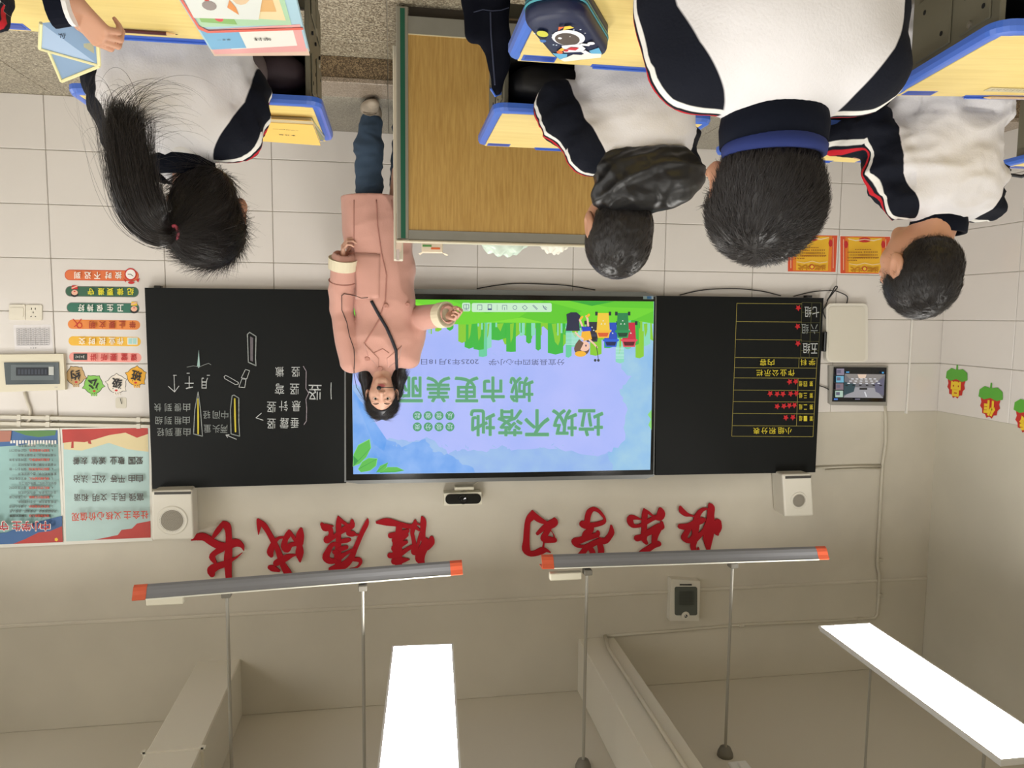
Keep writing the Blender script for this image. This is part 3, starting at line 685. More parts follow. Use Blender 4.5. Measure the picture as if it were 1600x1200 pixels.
# six rule stickers
RULES = [('按时不迟到', 432.5, (103, 218), (222, 112, 62), (206, 70, 50), (250, 244, 236), 'orange', 'topless'), ]
def rule(text, yc, x0, x1, fill, edge, tcol, xs, desc, icon, tilt=0.):
    t, add = wthing('slogan_sticker', desc, 'sticker', (x0+x1)/2, yc, YT, 'long rule stickers beside the blackboard')
    h = 8.3; q = rrect(x0, yc-h, x1, yc+h, h-.1, 6); q = [(x, y+(x-x0)*.012) for x, y in q]
    P = Print(YT-.0006, .0003); P.poly(q, mat('edge %s' % text, edge)); q2 = rrect(x0+1, yc-h+1, x1-1, yc+h-1, h-1.2, 6); P.poly([(x, y+(x-x0)*.012) for x, y in q2], mat('fill %s' % text, fill, .4)); add(P.build('backing'))
    P = Print(YT-.002, .0003)
    for c_, x in zip(text, xs): P.text(c_, x, yc+.7, 10.5, mat('letters %s' % text, tcol), wid=9.5, bold=.035)
    add(P.build('lettering')); P = Print(YT-.003, .0004); icon(P, yc); add(P.build('picture'))
Wt = mat('print white', (244, 242, 236)); Bk = mat('print black', (34, 34, 38)); Sk = mat('print skin', (238, 186, 160)); Rd = mat('print red', (200, 44, 44)); Yl = mat('print yellow', (240, 200, 60))
def ic_clock(P, y):
    P.poly(circ(204, y-1, 9.6, 20), Rd); P.poly(circ(204, y-1, 7.6, 20), Wt); P.stroke([(204, y-1), (208, y+2)], Bk, 1); P.stroke([(204, y-1), (200, y-1)], Bk, 1)
    P.poly([(192, y+4), (197, y+9), (196, y+12)], Rd); P.poly([(212, y+8), (218, y+5), (216, y+12)], Rd); P.poly(circ(205, y+12, 5, 12, 2.4), Rd)
def ic_kid(x):
    def f(P, y):
        P.poly(circ(x, y+5, 6, 14, 4.2), Bk); P.poly(circ(x, y+2, 5, 14, 4.2), Sk); P.poly([(x-5, y-3), (x+5, y-3), (x+4, y-9), (x-4, y-9)], Rd if x < 150 else Yl); P.stroke([(x-4, y-5, 2), (x+4, y-8, 2)], Sk); P.poly(circ(x, y+.5, 1.6, 8, .8), Rd)
    return f
def ic_bow(P, y): P.stroke([(114, y-8), (121, y), (116, y+4)], Rd, 1.2); P.stroke(circ(124, y+2, 4, 10)+[(128, y+2)], Rd, 1.1); P.stroke([(121, y), (127, y-8)], Rd, 1.2)
def ic_book(P, y): P.rect(199, y-5, 215, y+6, Wt); P.rect(200.5, y-4, 206.5, y+5, mat('print teal', (170, 214, 208))); P.rect(207.5, y-4, 213.5, y+5, mat('print teal', (170, 214, 208)))
def ic_bb(P, y): P.rect(115, y-5, 136, y+5, mat('print slate', (52, 58, 56))); P.text('3+1=?', 125, y, 4, Wt)
rule('按时不迟到', 429.5, 101, 217, (226, 118, 66), (206, 78, 54), (250, 244, 234), (185, 169, 152, 137, 121), 'orange sticker with an alarm clock, lowest of the six rule stickers', ic_clock)
rule('纪律要遵守', 455, 102, 217, (52, 98, 74), (120, 118, 112), (236, 226, 60), (204, 188, 172, 158, 142), 'dark green sticker with yellow letters and a child at its right end', ic_kid(116.5))
rule('卫生保持好', 480.5, 104, 218, (48, 112, 92), (126, 124, 118), (240, 240, 232), (188, 172, 156, 141, 127), 'green sticker with white letters and a child at its left end', ic_kid(209.5))
rule('举止要文明', 506.5, 105, 220, (232, 138, 62), (196, 62, 44), (176, 66, 40), (207, 191, 175, 160, 144), 'orange sticker with red brown letters and a red bow at its right end', ic_bow)
rule('作业按时交', 532.5, 106, 221, (240, 188, 60), (204, 92, 50), (250, 244, 228), (188, 175, 160, 143, 128), 'yellow sticker with white letters and an open book', ic_book)
rule('课堂要听讲', 557.5, 107, 222, (242, 160, 150), (196, 66, 60), (200, 56, 56), (209, 194, 177, 162, 146), 'pink sticker with red letters and a small blackboard, topmost of the six rule stickers', ic_bb)
# four round class-rules stickers
for ch, x, y, col, ro, ds in (('班', 213, 588, (238, 176, 52), .3, 'yellow'), ('级', 182.5, 600, (234, 226, 214), .2, 'white'), ('公', 146, 601, (132, 196, 88), -.3, 'green'), ('约', 118, 587, (196, 162, 112), -.25, 'tan')):
    t, add = wthing('round_sticker', '%s round monster sticker with one black brush character under the rule stickers' % ds, 'sticker', x, y, YT, 'round class-rule stickers')
    P = Print(YT-.0006, .0004); blob = []
    for k in range(28):
        a = 2*math.pi*k/28+ro; r = 14.8+(4.2 if k in (2, 14) else 2.6 if k in (25, 20) else 0); blob.append((x+r*math.cos(a), y+r*math.sin(a)))
    P.poly(blob, Bk); P.poly([(x+(a-x)*.94, y+(b_-y)*.94) for a, b_ in blob], mat('monster '+ds, col)); P.poly(circ(x-4*math.sin(ro), y+10, 2.4, 10, 1.6), Rd)
    P.poly(circ(x-6, y+7, .9, 6), Bk); P.poly(circ(x+6, y+7, .9, 6), Bk)
    for dx in (-3.5, 0, 3.5): P.stroke([(x+dx, y+14), (x+dx+1, y+17)], mat('monster '+ds, col), 2.2)
    add(P.build('backing')); P = Print(YT-.003, .0004); P.text(ch, x, y-1, 15, Bk, bold=.035, rot=-ro*.7); add(P.build('lettering'))
# switch, socket, schedule, distribution box
M_ivory = mat('ivory plastic', (226, 220, 204), .35)
t, add = wthing('light_switch', 'ivory wall switch beside the socket and above the class timetable', 'switch', 26, 488)
wslab(rrect(14, 476, 39, 500, 2), YT-.009, YT, M_ivory, 'plate', add); wslab(rrect(16.5, 480.5, 36, 495.5, 1.5), YT-.0125, YT-.009, M_ivory, 'rocker', add)
t, add = wthing('wall_socket', 'ivory five-hole wall socket right beside the switch', 'socket', 52, 489)
wslab(rrect(40, 476.5, 65.5, 500.5, 2), YT-.009, YT, M_ivory, 'plate', add)
P = Print(YT-.0095); [P.stroke(q, Bk, 1.1, n=0) for q in ([(49.5, 494), (47.5, 495)], [(54.5, 494), (56, 495)], [(49, 481), (49, 484)], [(55, 481), (55, 484)], [(51.8, 487), (51.8, 489.5)])]; add(P.build('slots'))
t, add = wthing('timetable_sheet', 'white printed class timetable taped under the switch and socket', 'paper', 51, 528)
P = Print(YT-.0008, .0003); P.poly([(21, 508), (80, 507), (83, 548), (23, 549)], mat('white paper', (228, 225, 226), .7)); g = mat('print grey', (150, 148, 152))
for k in range(9): P.stroke([(26, 513+k*3.3), (77, 512.5+k*3.3)], g, .5, n=0)
for k in range(8): P.stroke([(26+k*7.2, 513), (26.5+k*7.2, 539)], g, .45, n=0)
for k in range(7):
    for j in range(8): P.stroke([(28+k*7.2, 514.8+j*3.3), (31.5+k*7.2, 514.7+j*3.3)], g, .9, n=0)
P.text('课 程 表', 52, 543.5, 2.6, mat('print dark grey', (90, 88, 92))); add(P.build('sheet'))
t, add = wthing('distribution_box', 'cream electrical distribution box with a tinted cover at the right edge', 'box', 50, 582)
M_cr = mat('cream box', (222, 215, 192), .4)
wslab([(-14, 554), (99, 553), (102, 609), (-10, 613)], YT-.03, YT, M_cr, 'housing', add)
wslab([(6, 566.5), (91.5, 566), (92.5, 600), (9, 601)], YT-.036, YT-.03, mat('tinted cover', (78, 88, 92), .12), 'cover', add)
P = Print(YT-.0365, .0003); P.rect(17, 570, 84, 594, mat('cover inset', (94, 104, 108), .2)); P.rect(25, 574, 80, 587, mat('breaker slot', (36, 42, 50)));
for k in range(9): P.rect(28+k*5.2, 577, 31.6+k*5.2, 585, mat('breaker', (62, 68, 80)))
P.rect(76, 573, 84, 586, mat('breaker white', (190, 194, 190))); P.text('ON', 88, 605, 2.2, g); add(P.build('breaker_row'))
b = MB(); pts = [W(x, y, D-.03) for x, y in ((38, 612), (42, 628), (47, 640), (47, 655), (42, 661))]; b.tube(pts, .008, mat('pvc white', (214, 208, 194), .4)); add(b.build('cable', smooth=True))
# trunking under the posters
M_pvc = mat('pvc pipe', (210, 205, 190), .4)
for nm, ys, ds in (('trunking', (654, 660), 'upper'), ('trunking', (664, 670), 'lower')):
    t, add = wthing('cable_trunking', '%s white cable duct running level right of the blackboard below the posters' % {'upper': 'lower', 'lower': 'upper'}[ds], 'cable duct', 110, ys[0], YT, 'level cable ducts')
    wslab([(-60, ys[0]-6), (236, ys[0]), (236, ys[1]-1), (-60, ys[1]-7)], D-.05, YT+.01, M_pvc, 'duct', add)
    for cx in (29, 74, 216): wslab([(cx-3, ys[0]-1.2-(236-cx)*.022), (cx+3, ys[0]-1.2-(236-cx)*.022), (cx+3, ys[1]+.2-(236-cx)*.018), (cx-3, ys[1]+.2-(236-cx)*.018)], D-.053, YT, M_pvc, 'clip', add)
t, add = wthing('wall_hook', 'clear adhesive hook on the wall under the round stickers', 'hook', 188, 629)
wslab(rrect(180.5, 621, 197.5, 638, 3), YT-.003, YT, mat('clear pad', (212, 206, 190), .2), 'pad', add)
b = MB(); b.tube([W(190, 631, YT-.006), W(189, 627, YT-.014), W(188, 622.5, YT-.01)], .002, mat('dark metal', (60, 58, 54), .4, metal=.6)); add(b.build('hook'))
# two posters
YP = D-.03
def poster(label, corners, draw):
    t, add = wthing('wall_poster', label, 'poster', sum(c[0] for c in corners)/4, sum(c[1] for c in corners)/4, YP, 'framed posters right of the blackboard')
    wslab(corners, YP, D, mat('poster frame white', (226, 224, 214), .4), 'board', add)
    P = Print(YP-.0006, .0003); draw(P); add(P.build('print'))
PB = mat('poster sky', (178, 206, 204), .5, var=.14, vscale=3.5); PR = mat('poster red', (188, 58, 50), .5, var=.15, vscale=6); PO = mat('poster pale yellow', (222, 206, 160), .5); PT = mat('poster text', (74, 66, 62)); PRt = mat('poster title', (206, 74, 50))
def d1(P):
    P.poly([(98, 671), (232, 668.5), (235, 840), (103.5, 846)], PB)
    P.poly([(98, 671), (231, 668.5), (232, 706), (200, 702), (170, 692), (150, 698), (128, 704), (100, 702)], PO)
    P.poly([(97, 671), (231, 668.5), (231.5, 678), (214, 684), (196, 676), (170, 680), (150, 686), (132, 691), (116, 690), (98, 692)], PR)
    P.poly([(112, 686), (115, 686), (115, 700), (111, 700)], PR); P.poly([(136, 686), (141, 686), (143, 694), (138, 693)], PR)
    P.poly([(146, 843.5), (160, 841), (184, 836), (190, 828), (206, 826), (214, 818), (235, 814), (235.5, 840)], PR)
    for tx, y, xs in (('爱国敬业诚信友善', 720, (218, 206, 189, 177, 160, 148, 131, 119)), ('自由平等公正法治', 748, (218, 206, 190, 178, 160, 149, 132, 120)), ('富强民主文明和谐', 777, (219, 207, 191, 179, 162, 150, 133, 121))):
        for c_, x in zip(tx, xs): P.text(c_, x, y+(x-170)*-.008, 11.5, PT, wid=10.5, bold=.022)
    for c_, x in zip('社会主义核心价值观', (226, 213, 199, 184, 171, 157, 144, 131, 118)): P.text(c_, x, 806-(x-170)*.03, 12.5, PRt, wid=11.5, bold=.025)
poster('blue and red poster of four lines of paired characters right of the blackboard', [(94, 669), (236, 666), (238, 845), (102, 851)], d1)
def d2(P):
    P.poly([(-40, 674), (90, 672), (97, 847), (-40, 852)], mat('poster teal', (150, 190, 188), .5, var=.18, vscale=3))
    P.poly([(-40, 674), (90, 672), (90, 694), (60, 690), (30, 696), (-40, 700)], mat('poster blue', (70, 108, 160))); P.poly([(20, 673), (88, 672.5), (86, 680), (60, 683), (40, 680)], mat('poster green', (92, 136, 80)))
    for i in range(16): x = 16+i*4.6; P.rect(x, 688, x+3, 688+random.uniform(4, 10), Wt)
    P.poly([(-40, 674), (18, 673), (16, 690), (-40, 692)], mat('poster brick', (176, 120, 104))); P.poly([(-40, 852), (-40, 836), (10, 832), (40, 820), (97, 806), (97, 847)], mat('poster blue', (70, 108, 160)))
    P.poly([(20, 850), (40, 842), (60, 832), (78, 830), (97, 822), (98, 847)], PR); P.poly(circ(88, 843, 3, 5), Yl)
    L = ['1. 爱党爱国爱人民。了解党史国情', '珍视国家荣誉，热爱祖国，热爱人民', '2. 好学多问肯钻研。上课专心听讲', '积极发表见解，乐于科学探索。', '3. 勤劳笃行乐奉献。自己事自己做', '主动分担家务，参与劳动实践', '4. 明礼守法讲美德。遵守国法校纪', '自觉礼让排队，保持公共卫生', '5. 孝亲尊师善待人。孝父母敬师长', '爱集体助同学，虚心接受批评', '6. 诚实守信有担当。保持言行一致', '不说谎不作弊，借东西及时还', '7. 自强自律健身心。坚持锻炼身体', '乐观开朗向上，不吸烟不喝酒', '8. 珍爱生命保安全。红灯停绿灯行', '防溺水不玩火，会自护懂求救']
    for i, l in enumerate(L):
        y = 806-i*7.3; x0 = 83 if i % 2 == 0 else 88
        V, Fc, sz = glyphs(l, .01); k = 4.6; wd = sz[0]*k/1.0
        P.text(l, x0-wd/2, y, k*sz[1], PT, wid=wd, bold=.01)
        if i % 2 == 0:
            P.text(l[3:10], x0-6-3.5*k, y, k*sz[1], PRt, wid=7*k*.98, bold=.03)
    for c_, x in zip('中小学生守则', (71, 56, 41, 26, 6, -12)): P.text(c_, x, 822, 15, Wt, wid=15, bold=.07); P.text(c_, x, 822, 14, mat('poster crimson', (180, 40, 50)), wid=13.5, bold=.03)
poster('poster of many small rule lines under a big red title at the right edge', [(-44, 671), (93, 669), (102, 851), (-44, 858)], d2)
# speakers
M_spk = mat('white speaker plastic', (218, 214, 202), .45); M_gr = mat('grey speaker cloth', (152, 146, 134), .8)
def speaker(label, front, side_dx, gc, gr, Yf=D-.17):
    t, add = wthing('wall_speaker', label, 'speaker', gc[0], gc[1], D, 'white speakers on top of the blackboard')
    F = [W(x, y, Yf) for x, y in front]; cx = sum(p[0] for p in F)/4; n = 4
    B = [(p[0]+(0.015 if p[0] < cx else -.015), D, p[2]) for p in F]; b = MB()
    b.add(F+B, [(0, 1, 2, 3), (7, 6, 5, 4)]+[(i, 4+i, 4+(i+1) % 4, (i+1) % 4) for i in range(4)], M_spk)
    o = add(b.build('cabinet')); mo = o.modifiers.new('bevel', 'BEVEL'); mo.width = .012; mo.segments = 3
    c_ = W(gc[0], gc[1], Yf-.001); R = gr/F_PX*(Yf+.1); b = MB(); b.lathe([(R, 0), (R*.93, -.004), (R*.86, -.003)], c_, M_spk, 32, 'y'); add(b.build('grille_ring', smooth=False))
    b = MB(); b.lathe([(R*.86, -.002), (R*.5, -.0045), (.0001, -.005)], c_, M_gr, 32, 'y')
    for rr_ in range(1, 9):
        for k in range(rr_*6): a = 2*math.pi*k/(rr_*6); x, z = c_[0]+R*.095*rr_*math.cos(a), c_[2]+R*.095*rr_*math.sin(a); b.add([(x-.0016, c_[1]-.006, z-.0016), (x+.0016, c_[1]-.006, z-.0016), (x, c_[1]-.006, z+.0018)], [(0, 1, 2)], mat('grille hole', (80, 76, 68)))
    add(b.build('grille'))
    x0, x1 = min(f[0] for f in front), max(f[0] for f in front); y0 = min(f[1] for f in front)
    P = Print(Yf-.001); P.poly([(x0+5, y0+4), (x1-4, y0+3), (x1-5, y0+7), (x0+5, y0+8)], mat('speaker slot', (66, 64, 60))); add(P.build('slot'))
speaker('white wall speaker at the top right corner of the blackboard, beside the posters', [(236, 767), (300, 765), (303, 843), (237, 845)], 0, (269, 813), 22)
speaker('white wall speaker at the top left corner of the blackboard', [(1222, 741), (1268, 740), (1272, 806), (1226, 808)], 0, (1248, 782), 15)
# camera above the display
t, add = wthing('wall_camera', 'wide black-faced video camera mounted above the display', 'camera', 723, 779, D)
b = MB(); p = W(724, 760, D); b.box((p[0]-.06, D-.07, p[2]-.012), (p[0]+.06, D, p[2]+.01), M_cream, bev=.004); b.lathe([(.02, 0), (.02, .03)], (p[0], D-.05, p[2]), M_rodg, 16); add(b.build('bracket'))
wslab([(694, 771), (752, 769), (753, 788), (694, 790)], D-.1, D-.02, M_cream, 'body', add)
wslab([(x, y+(x-723)*-.02) for x, y in rrect(696, 772, 751.5, 787.5, 7)], D-.108, D-.1, M_bezel, 'faceplate', add)
b = MB(); p = W(723.5, 780, D-.108); b.lathe([(.029, 0), (.029, -.012), (.022, -.014), (.018, -.01), (.0001, -.006)], p, mat('lens black', (12, 12, 16), .08), 24, 'y'); p = W(706, 780, D-.108); b.lathe([(.009, 0), (.008, -.002)], p, M_bezel, 12, 'y'); add(b.build('lens'))
# grey-grilled box high on the wall
t, add = wthing('ceiling_box', 'white box with a dark grille and round badge high on the front wall', 'speaker', 1070, 940, D)
wslab([(1049, 905), (1094, 908), (1092, 970.5), (1046, 970)], D-.06, D, M_spk, 'housing', add)
wslab(rrect(1054.5, 917, 1089.5, 961.5, 3), D-.064, D-.06, mat('dark grille', (84, 88, 82), .7), 'grille', add)
P = Print(D-.0645, .0003); P.rect(1062, 912.5, 1081, 914.8, Bk)
for k in range(14): P.stroke([(1062+k*1.7, 924), (1062+k*1.7, 945)], mat('grille mesh', (66, 70, 66)), .5, n=0)
for k in range(10): P.stroke([(1061, 924+k*2.3), (1085, 924+k*2.3)], mat('grille mesh', (66, 70, 66)), .5, n=0)
add(P.build('grille_pattern')); b = MB(); p = W(1071, 962, D-.064); b.lathe([(.028, 0), (.027, -.006), (.0001, -.007)], p, M_spk, 24, 'y'); b.lathe([(.011, -.007), (.0001, -.0085)], p, Bk, 16, 'y'); add(b.build('badge'))
P = Print(D-.0735); P.stroke([(1069.5, 963.2), (1071, 962), (1072.5, 963.2)], Wt, .7, n=0); P.stroke([(1071, 962), (1071, 960.5)], Wt, .7, n=0); add(P.build('badge_mark'))
# white access box and wall tablet
t, add = wthing('access_box', 'blank white rounded box on the wall left of the blackboard', 'box', 1323, 520, D)
wslab(rrect(1291, 474, 1356, 566, 8, 6), D-.055, D-.01, mat('white plastic', (224, 220, 208), .35), 'housing', add); wslab(rrect(1294.5, 479, 1352, 564, 6, 6), D-.0575, D-.055, mat('box lid', (216, 211, 197), .4), 'lid', add)
t, add = wthing('wall_tablet', 'wall-mounted tablet showing a camera view of the classroom', 'tablet', 1342, 600, D)
wslab([(1296, 571), (1388, 572), (1386, 634), (1300, 633), (1296, 630)], D-.04, D-.01, mat('tablet bracket', (160, 158, 152), .4, metal=.3), 'bracket', add)
wslab([(1304, 573.5), (1385.5, 574.5), (1384, 628), (1301.5, 627.5)], D-.05, D-.04, M_bezel, 'body', add)
P = Print(D-.0505, .0003); sc_ = lambda n, c: em('tab '+n, c, SCREEN_E*.8)
P.poly([(1320, 584), (1383, 585), (1380, 622), (1318, 621)], sc_('grey', (120, 118, 122))); P.poly([(1320, 584), (1383, 585), (1366, 600), (1334, 599)], sc_('ceil', (150, 144, 140)))
P.poly([(1318, 621), (1380, 622), (1366, 606), (1334, 605)], sc_('floor', (170, 168, 172))); P.poly([(1318, 618), (1319, 596), (1337, 601), (1334, 612)], sc_('teal', (44, 74, 82))); P.poly([(1382, 590), (1366, 600), (1368, 612), (1381, 618)], sc_('dim', (108, 106, 128)))
P.poly([(1340, 585), (1354, 585), (1352, 591), (1342, 591)], sc_('glow', (250, 220, 196)))
for r_ in range(4):
    for k in range(6): P.stroke([(1330+k*7-r_*1.2*(2.5-k), 592+r_*3.4, 1.6), (1334+k*7-r_*1.2*(2.5-k), 592.2+r_*3.4, 1.6)], sc_('lamp', (236, 236, 240)) if r_ < 3 else Bk, n=0)
P.rect(1343, 606, 1355, 609, Bk); P.stroke([(1351, 612), (1354, 620)], sc_('lamp', (236, 236, 240)), 2, n=0)
for k, c_ in enumerate(((150, 140, 160), (120, 190, 220), (140, 120, 130), (190, 220, 200))): P.rect(1307-.6*k, 576+k*11.5, 1319-.6*k, 586+k*11.5, sc_('thumb%d' % k, c_)); P.rect(1308-.6*k, 578+k*11.5, 1314-.6*k, 583+k*11.5, sc_('dim', (108, 106, 128)))
P.rect(1303, 622.5, 1309, 625, sc_('blue', (70, 130, 220))); P.rect(1322, 580.5, 1327, 582.5, sc_('blue2', (80, 170, 230))); P.rect(1378, 581, 1381, 583.5, sc_('blue2', (80, 170, 230))); P.rect(1336, 622.8, 1344, 624.5, sc_('dim', (108, 106, 128)))
add(P.build('screen_image'))
# conduit on the left: vertical pipe with its branches
M_pipe = mat('painted conduit', (196, 190, 174), .45)
def conduit(label, pts, r=.011, clips=()):
    t, add = wthing('wall_conduit', label, 'conduit', pts[0][0], pts[0][1], D); b = MB()
    b.tube([W(x, y, D-.014) for x, y in pts], r, M_pipe, 8); add(b.build('pipe', smooth=True))
    for c in clips: p = W(c[0], c[1], D); b = MB(); b.box((p[0]-.02, D-.03, p[2]-.012), (p[0]+.02, D, p[2]+.012), M_pipe, bev=.004); add(b.build('clip'))
conduit('painted conduit rising from the wall tablet to the ring beam', [(1382, 632), (1384, 650), (1384, 690), (1379, 725), (1376, 780), (1371, 872), (1371, 884), (1374, 896), (1373, 930), (1371, 960), (1366, 966), (1300, 970), (1160, 976), (1050, 986), (945, 994)], .011, ((1372, 874), (1373, 929), (1340, 966), (1156, 976)))
conduit('thin conduit branching level from the blackboard to the riser pipe', [(1275, 731), (1340, 728.5), (1379, 728)], .007)
conduit('thin lower twin of the level conduit beside the blackboard', [(1290, 735), (1340, 732.5), (1377, 732)], .005)
conduit('white cord looping from the display up to the wall camera', [(748, 752), (740, 757), (728, 766), (722, 770)], .004)
b = MB(); A = Vector((-1.36, D-.02, 3.25)); b.tube([A, Vector((-1.33, D-.2, 3.25)), Vector((-1.33, 2.0, 3.25))], .012, M_pipe); o = b.build('beam_conduit', smooth=True); prop(o, 'white conduit running along the underside of the left ceiling beam', 'conduit')
# certificates
def cert(label, x0, y0, x1, y1, pk):
    t, add = wthing('award_certificate', label, 'certificate', (x0+x1)/2, (y0+y1)/2, YT, 'red and yellow award certificates'); P = Print(YT-.0006, .0003)
    P.poly([(x0, y0), (x1, y0+1), (x1-3, y1+1), (x0, y1)], Wt); P.poly([(x0+1, y0+1), (x1-1, y0+2), (x1-4, y1), (x0+1, y1-1)], mat('certificate red', (220, 84, 50)))
    P.poly([(x0+9, y0+2), (x1-9, y0+3), (x1-11, y1-1), (x0+9, y1-2)], mat('certificate orange', (232, 132, 44))); P.poly([(x0+14, y0+3), (x1-14, y0+4), (x1-16, y1-2), (x0+14, y1-3)], mat('certificate yellow', (240, 188, 48)))
    cx = (x0+x1)/2-1
    P.poly(circ(cx, y0+7, 10, 10, 4), Rd); P.stroke([(cx-26, y0+5, 1), (cx-14, y0+8, 1.6), (cx, y0+6, 1), (cx+14, y0+8, 1.6), (cx+26, y0+5, 1)], mat('certificate cream', (246, 230, 190)))
    for s_ in (-1, 1): P.poly(circ(cx+s_*29, y0+14, 3.2, 8, 6), Rd); P.stroke([(cx+s_*33, y0+6, .8), (cx+s_*33, y1-6, .8)], mat('certificate cream', (246, 230, 190)), n=0)
    tm_ = mat('certificate text', (150, 84, 30)); P.text('奖 状', cx, y1-7, 8, mat('certificate gold', (206, 136, 30)), wid=44, bold=.04); P.poly(circ(cx, y1-8, 4, 14), Rd); P.poly(circ(cx, y1-8, 2.6, 14), Yl)
    P.stroke([(cx-24, y1-16, .8), (cx-12, y1-14, 1), (cx, y1-17, .8), (cx+12, y1-14, 1), (cx+24, y1-16, .8)], mat('certificate cream', (246, 230, 190)), n=0)
    for r_, (a, b_) in enumerate((((12, 22)), (-22, 20), (-12, 16), (4, 20), (-10, 6))):
        y = y1-21-r_*4.3; x = cx-a
        while x > cx-b_-8 and x > cx-26: P.stroke([(x, y), (x-1.6, y)], tm_, 1.5, n=0); x -= 2.6
        x = cx+22
    for r_ in range(3):
        for k in range(14-r_*3): P.stroke([(cx+20-k*2.8, y1-25-r_*4.6), (cx+18.4-k*2.8, y1-25-r_*4.6)], tm_, 1.7, n=0)
    add(P.build('sheet'))
cert('red and yellow award certificate beside the boy in profile', 1312, 368, 1392, 428, 0); cert('red and yellow award certificate half behind the boy with glasses', 1230, 366, 1309.5, 425, 1)
# fruit stickers on the left wall
def fruit(px, py, ch, label):
    X = XL+.0185; c_ = ONX(px, py, X); t = thing('fruit_sticker', label, 'sticker', c_, 0, 'red fruit stickers on the left wall')
    P = Print(0, .0006); P.map = lambda x, y, o: (o+.0004, x, y); pt = []
    for k in range(24): a = 2*math.pi*k/24; r = .098*(1 if k % 2 else .86); pt.append((r*.82*math.sin(a), -.012+r*math.cos(a)))
    P.poly(pt, mat('fruit red', (196, 44, 36))); gg = mat('fruit green', (92, 172, 58))
    P.poly([(0, .03), (-.05, .05), (-.09, .03), (-.1, .0+.05), (-.07, .10), (0, .115), (.07, .10), (.1, .05), (.09, .03), (.05, .05)][::1], gg) if False else None
    P.poly([(0, -.03+.0), (0, -.03)], gg) if False else None
    P.poly([(.0, -.045), (.05, -.03), (.095, -.045), (.09, -.09), (.05, -.115), (0, -.105), (-.05, -.115), (-.09, -.09), (-.095, -.045), (-.05, -.03)], gg)
    P.poly([(-.008, -.105), (.008, -.105), (.006, -.14), (-.006, -.14)], gg)
    V, Fc, sz = glyphs(ch, .06); Y = P.up(); k = .1/sz[1]; P.mb.add([P.P(x*k*.9, y*k+.02, Y) for x, y in V], Fc, mat('fruit letters', (240, 204, 50)))
    o = P.build('sticker'); o.parent = t; return t
# world orientation: leaves at the foot end as in the photograph's print, character readable with the leaves on top when seen upright
for px, py, ch, lb in ((1494, 603, '品', 'red fruit sticker with a yellow character, nearest to the front corner'), (1547, 633, '作', 'red fruit sticker with a yellow character, second from the front corner'), (1604, 655, '秀', 'red fruit sticker cut by the edge of the picture, third from the front corner')): fruit(px, py, ch, lb)
# cables
M_cab = mat('black cable', (26, 26, 28), .5)
def cable(label, pts, Y=D-.03, r=.0035):
    b = MB(); P_ = [Vector(W(x, y, Y)) for x, y in pts]; q = []
    for i in range(len(P_)-1):
        p0, p1, p2, p3 = P_[max(i-1, 0)], P_[i], P_[i+1], P_[min(i+2, len(P_)-1)]
        for k in range(5): u = k/5; q.append(.5*((2*p1)+(p2-p0)*u+(2*p0-5*p1+4*p2-p3)*u*u+(3*p1-3*p2+p3-p0)*u**3))
    b.tube(q+[P_[-1]], r, M_cab, 6); prop(b.build('loose_cable', smooth=True), label, 'cable')
cable('black cable sagging under the lit display', [(745, 451), (775, 446), (806, 443), (850, 444), (885, 446), (930, 453)])
cable('black cable sagging under the left wing of the blackboard', [(1062, 461), (1100, 453), (1150, 451), (1190, 455), (1220, 462)])
cable('black cable running from the board foot to the white box', [(1240, 463), (1270, 456), (1300, 454), (1315, 458), (1324, 464), (1323, 474)])
cable('coiled black cable knot at the lower left corner of the blackboard', [(1306, 452), (1300, 460), (1292, 470), (1297, 462), (1305, 448), (1308, 450), (1296, 464), (1290, 478), (1286, 486), (1291, 500)], D-.045)
cable('black cables between blackboard and wall tablet', [(1278, 602), (1290, 606), (1299, 613), (1296, 622)])
b = MB(); p = W(1287, 535, D-.05); b.box((p[0]-.012, D-.07, p[2]-.07), (p[0]+.006, D-.03, p[2]+.06), M_bezel, bev=.004); prop(b.build('cable_adapter'), 'small black adapter on the left edge of the blackboard', 'adapter')
